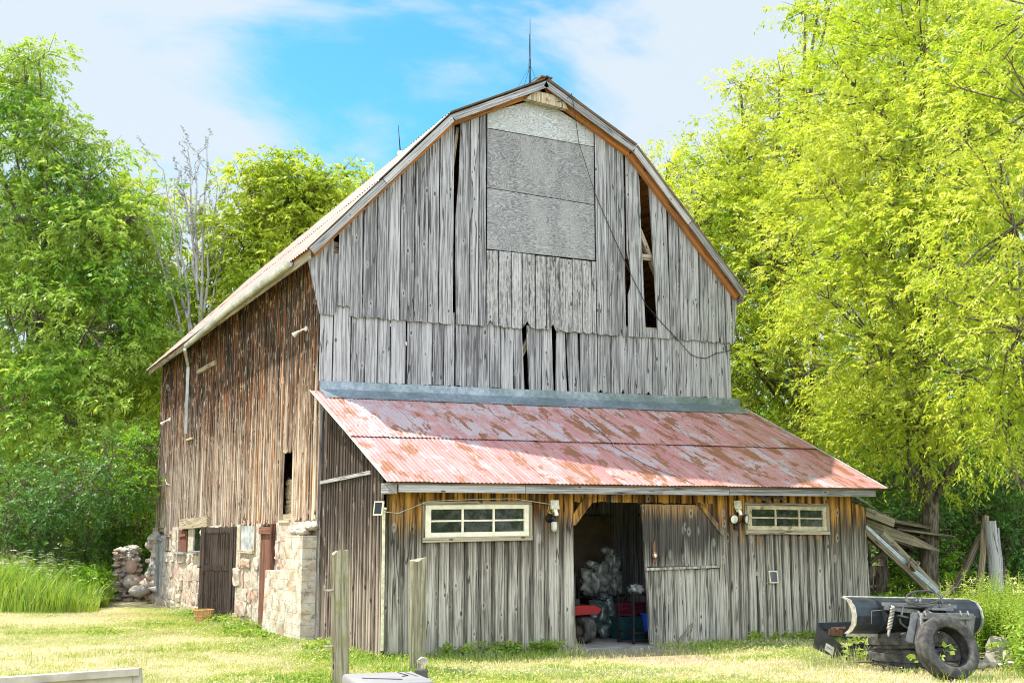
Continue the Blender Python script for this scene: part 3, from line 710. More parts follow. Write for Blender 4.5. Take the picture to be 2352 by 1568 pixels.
fr=MB(); fr.box((-.05,5.72,1.82),(.1,.07,.56)); fr.box((-.05,4.46,1.82),(.1,.06,.56)); fr.box((-.07,5.1,1.53),(.14,1.35,.06)); obj('window_frame',fr,'beam',barn)
bd=MB()
for k in range(3): bd.box((-.05,2.95+.33*(k+.5)+.05,1.02),(.04,.325,2.06),axis=2)
bd.box((-.09,3.5,1.97),(.04,1.1,.14),axis=1); bd.box((-.1,2.92,1.05),(.12,.1,2.1),axis=2,mi=0)
obj('plank_door',bd,'red_door',barn)
# the ajar door, hinged at its right edge and propped above the grass
dr=thing('x','','',(0,0,0)); bpy.data.objects.remove(dr)
hx,hy=-.10,6.25; fx,fy=-.62,7.05; dvec=Vector((fx-hx,fy-hy,0)); Ld=dvec.length; dvec.normalize(); nv=Vector((-dvec.y,dvec.x,0)); nv=nv if nv.x<0 else -nv
MD=lambda s,z,n:tuple(Vector((hx,hy,0))+dvec*s+nv*n+Vector((0,0,z+.0)))
od=MB(); nb=4
for k in range(nb): od.prism([(Ld*k/nb+.003,.15),(Ld*(k+1)/nb-.003,.15),(Ld*(k+1)/nb-.003,2.02),(Ld*k/nb+.003,2.02)][::-1],MD,-.03,0,back=True)
for a,b,c_,d in ((0,Ld,.15,.22),(0,Ld,1.93,2.06),(0,Ld,1.10,1.21)): od.prism([(a,c_),(b,c_),(b,d),(a,d)][::-1],MD,0.001,.03,back=True)
for a,b in ((Ld-.10,Ld+.02),(-.02,.06)): od.prism([(a,.13),(b,.13),(b,2.07),(a,2.07)][::-1],MD,-.05,.045,back=True)
odo=obj('open_door',od,'dark_door',barn,label='dark stained plank door hanging ajar'); lt=MB(); lt.prism([(Ld-.03,1.16),(Ld+.05,1.16),(Ld+.05,1.19),(Ld-.03,1.19)][::-1],MD,.05,.08); obj('latch',lt,'black',odo)
dj=MB(); dj.box((.0,6.18,1.03),(.2,.12,2.1),axis=2); dj.box((0,7.66,1.03),(.2,.12,2.1),axis=2); dj.box((.3,6.9,1.03),(.04,1.4,2.1)); obj('door_frame',dj,'dark_door',barn)
# concrete buttress with rubble cap
bt=MB()
bx0=-.36
bt.hexa([(bx0,.02,-.1),(.0,.02,-.1),(.0,1.16,-.1),(bx0,1.16,-.1),(bx0,.02,1.86),(-.01,.02,1.86),(-.01,1.16,1.86),(bx0,1.16,1.86)],.5)
bt.hexa([(bx0,1.165,-.1),(.0,1.165,-.1),(.0,2.62,-.1),(bx0,2.62,-.1),(bx0,1.165,1.20),(-.01,1.165,1.20),(-.01,2.48,1.20),(bx0,2.48,1.20)],.5)
cp=MB()
for k in range(26): y=rnd(.02,1.12); x=rnd(-.33,-.04); cp.blob((x,y,1.87+(x+.36)*.65),(.16,.22,.10),k,.5,2)
bt2=obj('buttress',bt,'boardconc',barn); obj('rubble_cap',cp,'mortar',bt2)
# closing walls (right side and back) so that the inside is dark
cw=MB(); random.seed(9)
y=0
while y<16.2:
    w_=rnd(.2,.3); cw.prism([(y,0),(y+w_-.005,0),(y+w_-.005,7.2),(y,7.2)],lambda s,z,n:(XR+n,s,z),0,.03); y+=w_
x=0
while x<9:
    w_=rnd(.2,.3); a,b=x,min(x+w_-.004,9.0); cw.prism([(a,0),(b,0),(b,rz(b)-.12-.37),(a,rz(a)-.12-.37)][::-1],lambda s,z,n:(s,16.2+n,z),0,.03); x+=w_
obj('rear_siding',cw,'side',barn)
fl_=MB(); fl_.box((4.5,8.1,2.0),(8.9,16,.08)); obj('loft_floor',fl_,'deck',barn)
# hay bales showing in the opening of the side wall
for k,(z,dz) in enumerate(((2.36,.4),(2.77,.38))):
    mb=MB(); mb.box((.36,2.28,z),(.55,.9,dz)); 
    for j in range(420):
        p=Vector((.085+rnd(-.01,.01),rnd(1.9,2.65),z+rnd(-dz/2,dz/2))); d=Vector((rnd(-.06,0),rnd(-.1,.1),rnd(-.06,.06))); mb.tube([p,p+d],.0025,3,cap=False)
    single('hay_bale',['lower pale hay bale in the narrow opening of the brown side wall','upper pale hay bale in the narrow opening of the brown side wall'][k],'hay bale',mb,'hay',(.3,2.28,z-dz/2),'hay bales in the side wall opening')

# ------------------------------------------------------------------ lean-to shed
shed=thing('lean_to_shed','low lean-to shed of grey boards with rusty red roof across the barn front','shed',(5,-1.8,0))
def rlean(x,y): # roof height
    t=-y/3.55; return (4.45+.012*x)*(1-t)+(2.70+.007*x)*t
RL0,RR0,RL1,RR1=-.31,9.36,-.115,9.95
def rp(fx,y,dz=0):
    t=(-y)/3.58; xl=RL0+(RL1-RL0)*t; xr=RR0+(RR1-RR0)*t; x=xl+(xr-xl)*fx; return (x,y,rlean(x,y)+dz)
rr=MB(); ys_=-1.86
corr(rr,rp(0,-3.6),rp(1,-3.6),rp(0,ys_),rp(1,ys_),.076,.0048,6,10,.7,0,3,0)
corr(rr,rp(0,ys_-.1),rp(1,ys_-.1),rp(0,-.02),rp(1,-.02),.076,.0048,6,10,.7,.022,8,1.85)
ro=obj('roof',rr,'redroof',shed)
for e_ in (0,1):
    ed=MB(); ed.tube([rp(e_,-3.61,.01),rp(e_,-1.8,.03),rp(e_,-.03,.03)],.012,6); obj('edge_trim',ed,'gutter',ro)
fl=MB(); cuts=[-.13,1.9,4.15,5.75,8.1,9.20]
for a,b in zip(cuts,cuts[1:]):
    h=lambda x:4.655+.0135*x
    a2=a+.0; 
    fl.add([(a2,-.032,h(a2)),(b+.02,-.034,h(b)),(b+.02,-.036,h(b)-.15),(a2,-.034,h(a2)-.15)],[(0,3,2,1)],None,.5)
    za,zb=h(a2)-.15,h(b)-.15; ya=-.36
    fl.add([(a2,-.034,za),(b+.02,-.036,zb),(b+.02,-.07,zb-.012),(a2,-.07,za-.012)],[(0,3,2,1)],None,.5)
    fl.add([(a2,-.07,za-.012),(b+.02,-.07,zb-.012),(b+.035,ya,rlean(b,ya)+.045),(a2+.02,ya,rlean(a2,ya)+.045)],[(0,3,2,1)],None,.5)
obj('flashing',fl,'galv',shed)
dk=MB()
for k in range(14):
    y=-.1-k*.25; dk.hexa([(*rp(.012,y-.22)[:2],rp(.012,y-.22)[2]-.05),(*rp(.988,y-.22)[:2],rp(.988,y-.22)[2]-.05),(*rp(.988,y)[:2],rp(.988,y)[2]-.05),(*rp(.012,y)[:2],rp(.012,y)[2]-.05),
        (*rp(.012,y-.22)[:2],rp(.012,y-.22)[2]-.025),(*rp(.988,y-.22)[:2],rp(.988,y-.22)[2]-.025),(*rp(.988,y)[:2],rp(.988,y)[2]-.025),(*rp(.012,y)[:2],rp(.012,y)[2]-.025)],None,0,0)
obj('roof_deck',dk,'deck',shed)
fa=MB()
for a,b in ((.10,2.30),(2.31,6.35),(6.36,9.72)):
    za,zb=rlean(a,-3.5)-.035,rlean(b,-3.5)-.035
    fa.hexa([(a,-3.545,za-.17),(b,-3.545,zb-.17),(b,-3.50,zb-.17),(a,-3.50,za-.17),(a,-3.545,za),(b,-3.545,zb),(b,-3.50,zb),(a,-3.50,za)],None,0,0)
fa.box((.0,-3.37,2.58),(.14,.34,.17)); 
for k in range(19): x=.3+k*.52; fa.beam((x,-3.5,rlean(x,-3.5)-.10),(x,-3.2,rlean(x,-3.2)-.12),.05,.12)
obj('eave_fascia',fa,'trim',shed)
# front wall boards
fw=MB(); random.seed(33)
def ftop(x): return rlean(x,-3.2)-.06
openings=[(3.38,6.27,-1,2.42),(.63,2.55,1.80,2.34),(6.90,8.82,1.88,2.42)]
def fboard(a,b,z0,z1,n0=0,th=.024,rg=.012,r=None): board(fw,ML,a,b,a+rnd(-.01,.01),b+rnd(-.01,.01),z0,z1,z1,n0,th,ragged=rg,r=r)
def runb(x0,x1,wmin,wmax,battens=True):
    x=x0
    while x<x1-.01:
        w_=rnd(wmin,wmax); 
        if x1-(x+w_)<.09: w_=x1-x
        a,b=x,x+w_-.034; o=None
        for (oa,ob,oz0,oz1) in openings:
            if a<ob-.01 and b>oa+.01: o=(oz0,oz1)
        segs=[(0,ftop(x))] if o is None else ([(0,o[0]),(o[1],ftop(x))] if o[0]>0 else [(o[1],ftop(x))])
        for z0,z1 in segs:
            if battens:   # board over board: a narrow recessed plank, then a proud one overlapping it
                pw=w_*rnd(.60,.72)
                fboard(a,a+w_-.004,z0+(rnd(-.01,.03) if z0==0 else 0),z1,-.004,.014,r=rnd(0,.45))
                fboard(a+(w_-pw)/2,a+(w_+pw)/2,z0+(rnd(0,.04) if z0==0 else 0),z1,.020+rnd(0,.006),.034,r=rnd(.35,1))
            else: fboard(a,b,z0+(rnd(-.01,.03) if z0==0 else 0),z1)
        x+=w_
runb(.02,.63,.2,.3); runb(.63,2.55,.235,.265); runb(2.55,3.38,.24,.34); 
runb(3.38,6.27,.22,.28,False); runb(6.27,6.9,.2,.3); runb(6.9,8.82,.17,.23); runb(8.82,9.42,.25,.36,False)
fboard(5.86,6.05,2.24,2.44,-.012); fboard(6.05,6.26,1.98,2.44,-.012)
# the wider end board that steps down at the corner
fw.prism([(9.42,0),(9.77,.0),(9.73,2.38),(9.60,2.44),(9.42,2.46)],ML,0.0,.026)
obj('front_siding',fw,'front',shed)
# left side wall of the shed
ls=MB(); random.seed(14); y=-3.18
while y<-.02:
    w_=rnd(.12,.2); y1=min(y+w_-.016,-.0); t0,t1=rlean(0,y)-.05,rlean(0,y1)-.05; z0=rnd(.0,.05)
    board(ls,MS,y,y1,y,y1,z0,t0,t1,rnd(0,.01),.024,ragged=.02,flip=True)
    if random.random()<.9: board(ls,MS,y1-.02,y1+.02,y1-.02,y1+.02,z0,t1,t1,.022,.026,ragged=.02,flip=True)
    y+=w_
ls.prism([(-3.23,0),(-3.16,0),(-3.16,2.62),(-3.23,2.60)][::-1],MS,.03,.055)
lso=obj('side_siding',ls,'leanside',shed)
bb=MB(); bb.beam((-.065,-2.70,2.86),(-.065,-.02,2.80),.03,.06); obj('ledger_board',bb,'trim',shed)
pi=MB(); pi.tube([(-.03,-3.26,.1),(-.035,-3.27,1.6),(-.04,-3.27,2.24)],.026,8); obj('corner_pipe',pi,'cream',shed)
rw=MB(); x=-3.2
while x<0: rw.prism([(x,0),(x+.24,0),(x+.24,rlean(9,x+.24)-.06),(x,rlean(9,x)-.06)],lambda s,z,n:(9.40+n,s,z),0,.03); x+=.25
obj('side_siding',rw,'front',shed)
# windows
def window(x0,x1,z0,z1,zr,mat,trimmat,tilt,lab,sill=True):
    # zr: height change from left to right; outer frame, muntins, panes, trim
    wo=MB(); T=lambda x,z,n:(x,-3.215-n,z+tilt*(x-x0))
    def R(mb,a,b,c_,d,n0,n1,r=None): 
        p=[T(a,c_,n0),T(b,c_,n0),T(b,c_,n1),T(a,c_,n1),T(a,d,n0),T(b,d,n0),T(b,d,n1),T(a,d,n1)]
        p=[p[3],p[2],p[1],p[0],p[7],p[6],p[5],p[4]]; mb.hexa(p,r,0,0 if (b-a)>(d-c_) else 2)
    fw_=.075
    R(wo,x0,x1,z0,z0+fw_,.02,.065); R(wo,x0,x1,z1-fw_*.9,z1,.02,.065); R(wo,x0,x0+fw_*1.3,z0+fw_,z1-fw_*.9,.02,.063); R(wo,x1-fw_*1.1,x1,z0+fw_,z1-fw_*.9,.02,.063)
    fr=obj('window',wo,mat,shed,label=lab)
    mu=MB(); W=(x1-x0-fw_*2.4)/3; xa=x0+fw_*1.3; za,zb=z0+fw_,z1-fw_*.9
    for k in (1,2): R(mu,xa+W*k-.018,xa+W*k+.018,za,zb,.025,.055)
    R(mu,xa,x1-fw_*1.1,(za+zb)/2-.015,(za+zb)/2+.012,.025,.050); obj('muntin',mu,mat,fr)
    for k in range(3):
        for j in range(2):
            pn=MB(); R(pn,xa+W*k+.018,xa+W*(k+1)-.018,(za,(za+zb)/2+.012)[j],((za+zb)/2-.015,zb)[j],.028+rnd(0,.003),.034,.5); obj('pane',pn,'glass',fr)
    tr=MB(); R(tr,x0-.05,x1+.05,z1+.003,z1+.055,.02,.075); R(tr,x0-.05,x1+.06,z0-.075,z0-.003,.02,.085); R(tr,x0-.06,x0-.004,z0,z1,.02,.07); R(tr,x1+.004,x1+.06,z0,z1,.02,.07)
    obj('window_trim',tr,trimmat,fr)
    return fr
window(.66,2.50,1.82,2.33,0,'white_trim','fascia',.018,'wide six-pane window in a cream painted frame')
window(6.93,8.74,1.96,2.40,0,'white_trim2','fascia',-.004,'six-pane window in a weathered yellowish frame')
# doorway trim, door
tm=MB(); bz=lambda a,b,w_,n:tm.beam((a[0],-3.2-n,a[1]),(b[0],-3.2-n,b[1]),.03,w_,up=(0,0,1))
tm.prism([(3.22,2.02),(3.40,2.03),(3.72,2.40),(3.72,2.48),(3.56,2.48)],ML,.02,.05); tm.prism([(3.20,0),(3.33,0),(3.30,2.03),(3.20,2.0)],ML,.02,.05); tm.prism([(3.335,0),(3.395,0.0),(3.345,1.9),(3.31,2.0)],ML,.0,.035)
tm.prism([(3.17,.45),(3.21,.42),(3.21,1.95),(3.17,1.95)],ML,.045,.065)
obj('door_frame',tm,'front',shed)
sdr=MB(); DX=[4.70,5.02,5.27,5.53,5.78,6.03,6.28]
def dtop(x): return 2.395 if x<5.85 else 2.395-(x-5.85)*1.0
random.seed(3)
for a,b in zip(DX,DX[1:]):
    sh=.05*(1-(a-4.7)/1.6)
    sdr.prism([(a+sh*.3,1.33),(b-.006+sh*.3,1.33),(b-.006,dtop(b)),(a,dtop(a))],lambda s,z,n:(s,-3.29-n,z),0,.026,back=True)
for a,b in ((4.74,5.04),(5.045,5.28),(5.285,5.52),(5.53,5.74),(5.75,6.0),(6.01,6.27)):
    sh=.09*(1-(a-4.7)/1.6); sdr.prism([(a+sh,.0+rnd(0,.02)),(b-.006+sh*.8,rnd(.0,.02)),(b-.006,1.29),(a,1.27)],lambda s,z,n:(s,-3.29-n,z),0,.026,back=True)
sdr.prism([(4.70,.0),(4.735,0),(4.70,2.39),(4.665,2.39)],lambda s,z,n:(s+.09*(1-z/2.4),-3.29-n,z),-.01,.03,back=True)
for a in (4.98,5.26,5.52,5.77,6.02): sdr.prism([(a,1.33),(a+.035,1.33),(a+.035,2.37 if a<5.8 else 2.2),(a,2.37 if a<5.8 else 2.2)],lambda s,z,n:(s,-3.29-n,z),.026,.045)
sdo=obj('shed_door',sdr,'door',shed,label='half-open sliding plank door with a brace across its corner')
br=MB(); br.prism([(4.70,1.265),(6.26,1.30),(6.26,1.335),(4.70,1.31)],lambda s,z,n:(s,-3.29-n,z),.026,.075); br.prism([(5.80,2.43),(5.87,2.44),(6.36,1.95),(6.33,1.84)],lambda s,z,n:(s,-3.29-n,z),.03,.06)
br.prism([(5.32,.06),(5.37,.02),(5.71,.34),(5.69,.40)],lambda s,z,n:(s,-3.29-n,z),.03,.06); br.prism([(5.56,.02),(5.62,.03),(5.70,.30),(5.66,.33)],lambda s,z,n:(s,-3.29-n,z),.03,.05)
obj('door_ledge',br,'front',sdo)
hk=MB(); hk.lathe([(0,.055),(.02,.06),(.03,.045),(.025,.03)],(4.90,-3.33,1.52),(0,-1,0),20); hk.prism([(4.87,1.40),(4.93,1.40),(4.92,1.72),(4.90,1.78),(4.88,1.72)],lambda s,z,n:(s,-3.32-n,z),0,.012); obj('handle',hk,'rustmetal',sdo)
ih=MB(); ih.prism([(4.875,1.52),(4.90,1.48),(4.93,1.50),(4.92,1.56),(4.885,1.58)],lambda s,z,n:(s,-3.352-n,z),0,.004); obj('handle_plate',ih,'cream',sdo)
# floor slab, inner back wall
sb_=MB(); sb_.box((4.8,-1.72,-.03),(9.1,3.3,.08)); sb_.box((4.1,-3.52,-.035),(1.45,.32,.07)); obj('floor_slab',sb_,'slab',shed)
iw=MB(); iw.prism([(3.2,.0),(4.95,0),(4.95,2.25),(3.2,2.25)],lambda s,z,n:(s+1.0,-.12-n,z),0,.03); obj('inner_wall',iw,'innerwall',shed)
cl_=MB(); 
for k in range(6): cl_.beam((.3,-3.0+k*.5,2.75+k*.24),(9.2,-3.0+k*.5,2.75+k*.24),.08,.12)
obj('inner_beam',cl_,'deck',shed)
# loose dark boards poking out under the eave
lb=MB(); lb.prism([(6.88,2.62),(7.18,2.62),(7.42,2.44),(7.33,2.43)],lambda s,z,n:(s,-3.40-n,z),0,.02); lb.prism([(7.20,2.62),(7.42,2.62),(7.70,2.51),(7.50,2.50)],lambda s,z,n:(s,-3.42-n,z),0,.02); obj('loose_board',lb,'dark_door',shed)
# ------------------------------------------------------------------ things on and around the barn
random.seed(51)
def guyed():
    y0=.42; zr=11.12; t=thing('antenna','tall thin antenna mast with guy wires on the barn peak','antenna',(4.42,y0,zr))
    mb=MB(); mb.tube([(4.42,y0,zr-.1),(4.42,y0,zr+.65)],.014,8); mb.tube([(4.42,y0,zr+.65),(4.42,y0,zr+1.55)],[.010,.005],8); mb.tube([(4.40,y0,zr),(4.395,y0+.01,zr+.5),(4.405,y0,zr+.9),(4.40,y0,zr+1.2)],.006,5); obj('mast',mb,'black',t)
    for dx,dy in ((-.38,.0),(.34,.0),(0,.42)):
        mb=MB(); mb.tube([(4.42,y0,zr+.52),(4.42+dx,y0+dy,rz(4.42+dx)+.06)],.004,4); obj('guy_wire',mb,'wire',t)
    mb=MB(); mb.blob((4.43,-.31,11.12),(.10,.10,.08),3,.5,2); mb.tube([(4.42,-.3,11.12),(4.33,0.0,11.20),(4.30,.3,11.16)],.008,5); obj('clamp',mb,'black',t)
guyed()
t=thing('lightning_rod','thin lightning rod with a white ball rising behind the left roof edge','lightning rod',(4.42,8,11.1))
mb=MB(); mb.tube([(4.42,8,11.05),(4.40,8,11.75)],.012,6); mb.tube([(4.40,8,11.9),(4.33,8,12.65)],[.020,.006],6); obj('rod',mb,'black',t)
mb=MB(); mb.lathe([(-.09,.02),(-.07,.07),(.0,.085),(.07,.07),(.09,.02)],(4.40,8,11.86),(0,0,1),16); obj('ball',mb,'whiteplastic',t)
# cable down the gable
c=[(4.98,-.36,10.85),(5.06,-.33,10.5),(5.25,-.16,9.9),(5.65,-.10,8.9),(6.14,-.09,7.93),(6.5,-.09,7.25),(6.87,-.09,6.62),(7.25,-.08,6.28),(7.62,-.09,5.96),(7.98,-.05,5.66),(8.15,-.045,5.61),(8.37,-.045,5.60),(8.62,-.045,5.72),(9.05,-.045,5.83),(9.06,.2,5.83)]
mb=MB(); mb.tube(c,.0075,6); mb.tube([(4.98,-.36,10.85),(4.88,-.30,10.72),(4.6,-.2,10.62)],.007,5); single('cable','black cable hanging down the front gable from peak to right corner','cable',mb,'wire',(4.98,-.36,10.85))
# cable lying on the red roof
mb=MB(); pts=[(.530,-.30),(.527,-1.2),(.520,-1.7),(.515,-1.95),(.507,-2.1),(.512,-2.5),(.52,-2.9),(.545,-3.3),(.565,-3.62)]
mb.tube([rp(a,b,.035) for a,b in pts],.006,5); single('roof_wire','thin dark wire wandering down the rusty red roof','wire',mb,'wire',rp(.53,-.3))
# flood lamps / solar lamps
def flood(x,z,lab,rot,y=-3.23):
    t=thing('flood_light',lab,'lamp',(x,y,z),'cream solar flood lights on the shed front'); R=Matrix.Rotation(rad(rot),3,'Z')@Matrix.Rotation(rad(-12),3,'X')
    P=lambda v:Vector((x,y-.11,z))+R@Vector(v)
    mb=MB(); mb.box(P((0,0,0)),(.15,.05,.15),rot=R); mb.box(P((0,.01,-.095)),(.07,.05,.05),rot=R); mb.tube([P((0,.02,-.02)),(x-.02,y,z-.02)],.018,8); obj('housing',mb,'cream',t)
    mb=MB(); mb.box(P((0,-.028,0)),(.115,.006,.11),rot=R); o=obj('lens',mb,'lens',t)
    mb=MB(); 
    for k in range(5): mb.box(P((0,-.033,-.04+.02*k)),(.112,.003,.003),rot=R)
    obj('grille',mb,'cream',o)
    mb=MB(); mb.lathe([(-.04,.03),(.03,.035),(.04,.02),(.04,0)],P((0.01,-.01,-.15)),(0.1,-.3,-1),14); obj('sensor',mb,'whiteplastic',t)
flood(2.95,2.36,'cream flood light beside the upper right corner of the cream window',0)
flood(6.68,2.40,'cream flood light over the twin spot lamps, tilted sideways',18)
t=thing('wall_lamp','round black wall lamp with a frosted jar below the cream flood light','lamp',(2.93,-3.25,2.1))
mb=MB(); mb.lathe([(0,.075),(.03,.07),(.05,.04),(.10,.035)],(2.90,-3.25,2.14),(0,-1,0),18); mb.tube([(2.90,-3.34,2.15),(2.93,-3.36,2.12),(2.93,-3.36,2.08)],.04,10); obj('base',mb,'black',t)
mb=MB(); mb.lathe([(0,.04),(.02,.055),(.12,.05),(.16,.03),(.165,0)],(2.93,-3.36,2.08),(0,0,-1),18); obj('jar',mb,'lens',t)
t=thing('spot_lamp','twin round white spot lamps on a black bracket left of the weathered window','lamp',(6.62,-3.25,2.05))
mb=MB(); mb.box((6.68,-3.27,2.02),(.11,.06,.10)); mb.tube([(6.68,-3.3,2.05),(6.60,-3.33,2.14)],.015,6); mb.tube([(6.68,-3.3,2.05),(6.80,-3.33,2.15)],.015,6); obj('bracket',mb,'black',t)
for xx,dx in ((6.56,-.1),(6.82,.55)):
    mb=MB(); ax=Vector((dx,-1,-.1)).normalized(); mb.lathe([(-.05,.02),(-.02,.075),(.03,.088),(.035,.075)],(xx,-3.36,2.15),ax,20); l=obj('lamp_head',mb,'black',t)
    mb=MB(); mb.lathe([(.028,.078),(.036,.05),(.038,0)],(xx,-3.36,2.15),ax,20); obj('lens',mb,'lens',l)
def solar(x,y,z,rot,lab):
    t=thing('solar_panel',lab,'solar panel',(x,y,z)); R=Matrix.Rotation(rad(rot),3,'Z')@Matrix.Rotation(rad(-8),3,'X'); P=lambda v:Vector((x,y,z))+R@Vector(v)
    mb=MB(); 
    for c_,d in (((0,0,.10),(.19,.025,.02)),((0,0,-.10),(.19,.025,.02)),((-.085,0,0),(.02,.025,.18)),((.085,0,0),(.02,.025,.18))): mb.box(P(c_),d,rot=R)
    mb.box(P((0,.014,0)),(.18,.01,.2),rot=R); obj('frame',mb,'cream',t); mb=MB(); mb.box(P((0,-.006,0)),(.15,.006,.18),rot=R); obj('cell',mb,'panel',t)
    mb=MB(); mb.tube([P((0,.02,0)),P((.1 if rot else -.08,.07,.0))],.02,8); obj('mount',mb,'cream',t)
solar(-.16,-3.36,2.27,-62,'small cream-framed solar panel at the left corner of the shed front')
solar(7.45,-3.30,1.12,0,'small cream-framed solar panel low on the wall under the weathered window')
mb=MB(); mb.tube([(-.1,-3.34,2.22),(.2,-3.27,2.20),(.7,-3.3,2.395),(1.4,-3.31,2.43),(2.2,-3.31,2.455),(2.9,-3.31,2.37)],.006,5); mb.tube([(2.87,-3.3,2.36),(2.84,-3.3,2.25),(2.9,-3.3,2.22)],.005,5); single('wire','thin white wire strung from the corner panel over the cream window','wire',mb,'lightwire',(-.1,-3.34,2.22))
mb=MB(); mb.tube([(7.13,-3.26,1.22),(7.16,-3.26,1.10),(7.28,-3.27,.99),(7.36,-3.28,1.03)],.005,5); mb.tube([(7.13,-3.26,1.22),(7.16,-3.26,.7),(7.20,-3.26,.2)],.005,5); mb.tube([(7.12,-3.26,1.26),(7.10,-3.26,1.16),(7.14,-3.26,1.14)],.008,5); single('wire','thin white wire drooping from the low solar panel','wire',mb,'lightwire',(7.13,-3.26,1.22))
def spot(y,z,lab):
    t=thing('spot_light',lab,'lamp',(-.05,y,z),'white spot lights on the brown side wall')
    mb=MB(); mb.lathe([(0,.05),(.03,.05),(.05,.02)],(-.05,y,z),(-1,0,0),16); mb.tube([(-.08,y,z),(-.13,y+.05,z-.02),(-.17,y+.12,z-.05)],.018,8); obj('bracket',mb,'whiteplastic',t)
    mb=MB(); ax=Vector((-.6,.6,-.6)).normalized(); mb.lathe([(0,.02),(.06,.03),(.13,.055),(.14,.055),(.135,0)],(-.17,y+.11,z-.04),ax,16); obj('lamp_head',mb,'whiteplastic',t)
spot(1.15,5.80,'white spot light high on the side wall near the gable corner')
spot(14.6,5.19,'white spot light at the far end of the brown side wall')
mb=MB(); mb.tube([(-.06,14.9,3.95),(-.08,14.7,3.75),(-.06,15.0,3.55),(-.07,14.6,3.35),(-.06,14.2,3.3)],.012,5); single('rope','short pale rope dangling on the far end of the side wall','rope',mb,'lightwire',(-.06,14.9,3.95))

# ------------------------------------------------------------------ inside the open doorway
def wheel(mb,c,ax,R,r0,w_,tread,seg=72,blocks=True):
    prof=[]; h=w_/2
    pr_=[(-h*.72,r0),(-h*.95,r0+.02),(-h*1.0,(R+r0)/2),(-h*.93,R*.93),(-h*.80,R*.985),(-h*.45,R),(-h*.42,R),(-h*.38,R*1.0),(-h*.06,R*1.0),(-h*.02,R),(h*.02,R),(h*.06,R*1.0),(h*.38,R*1.0),(h*.42,R),(h*.45,R),(h*.80,R*.985),(h*.93,R*.93),(h*1.0,(R+r0)/2),(h*.95,r0+.02),(h*.72,r0),(h*.72,r0-.012),(h*.85,r0+.03),(h*.85,R*.9),(0,R*.95),(-h*.85,R*.9),(-h*.85,r0+.03),(-h*.72,r0-.012)]
    def mod(k,j):
        if not(3<=j<=16): return 0
        if tread=='lug': return -.028*R*2 if ((k+(2 if j>9 else 0))%6)<2 and (j<6 or j>13) else (-.02 if j in(5,6,13,14) else 0)
        if tread=='turf': return -.016 if ((k+(j//2)*2)%4==0) or j in(5,8,11,14) else 0
        if tread=='rib': return -.012 if j in(5,6,9,10,13,14) else 0
        return 0
    mb.lathe(pr_,c,ax,seg,.5,0,tread!='lug',mod,closed=True)
t=thing('lawn_tractor','red garden tractor with fat turf tyre inside the open doorway','tractor',(4.05,-2.45,.01))
mb=MB(); wheel(mb,(3.98,-2.45,.245),(1,.28,0),.235,.10,.22,'turf'); wh=obj('wheel',mb,'rubber',t)
mb=MB(); mb.lathe([(-.09,.10),(-.05,.10),(-.03,.04),(.03,.03)],(3.98,-2.45,.245),(1,.28,0),20); obj('rim',mb,'innerwall',wh)
mb=MB(); mb.prism([(3.60,.50),(4.18,.52),(4.24,.60),(4.10,.66),(3.60,.66)],lambda s,z,n:(s,-2.62+n,z),-.02,.42,back=True); obj('fender',mb,'red',t)
mb=MB(); mb.box((3.55,-2.3,.38),(.3,.5,.2)); mb.box((3.75,-2.35,.95),(.08,.35,.5)); mb.box((3.70,-2.35,.72),(.3,.4,.1)); obj('body',mb,'black',t)
t=thing('metal_rack','black tube rack holding plastic bags inside the doorway','rack',(5.0,-1.4,.01))
mb=MB()
for x_ in (4.45,4.78,5.45): mb.tube([(x_,-1.45,.05),(x_,-1.45,1.25 if x_<5 else .75)],.018,6)
for z_ in (.35,.75): mb.tube([(4.45,-1.45,z_),(5.45,-1.45,z_)],.015,6); mb.tube([(4.45,-.95,z_),(5.45,-.95,z_)],.015,6)
mb.box((4.95,-1.2,.745),(1.0,.5,.01)); obj('frame',mb,'black',t)
def bagmesh(c,d,seed,knot):
    mb=MB(); mb.blob(c,d,seed,.5,4,freq=2.2); k=Vector(c)+Vector(knot); mb.blob(k,(.16,.14,.16),seed+1,.7,3,freq=3); mb.blob(k+Vector((-.10,-.02,.05)),(.22,.1,.13),seed+2,.6,3,freq=3); return mb
single('plastic_bag','big knotted clear plastic bag on top of the rack, left one','bag',bagmesh((4.90,-1.25,1.05),(.58,.5,.62),1,(-.05,-.12,.24)),'bag',(4.9,-1.25,.76))
single('plastic_bag','tall clear plastic bag with a twisted top, right of the other on the rack','bag',bagmesh((5.32,-1.15,1.12),(.42,.4,.72),6,(-.05,-.05,.42)),'bag',(5.32,-1.15,.76))
single('plastic_bag','dark bulky plastic bag on the floor below the rack','bag',bagmesh((4.95,-1.55,.38),(.62,.45,.74),9,(.05,-.05,.32)),'bag2',(4.95,-1.6,.01))
t=thing('plastic_tote','blue green slotted tub standing on the shed floor','tub',(5.25,-1.9,.01))
mb=MB(); 
vs=[]; a,b=.30,.24
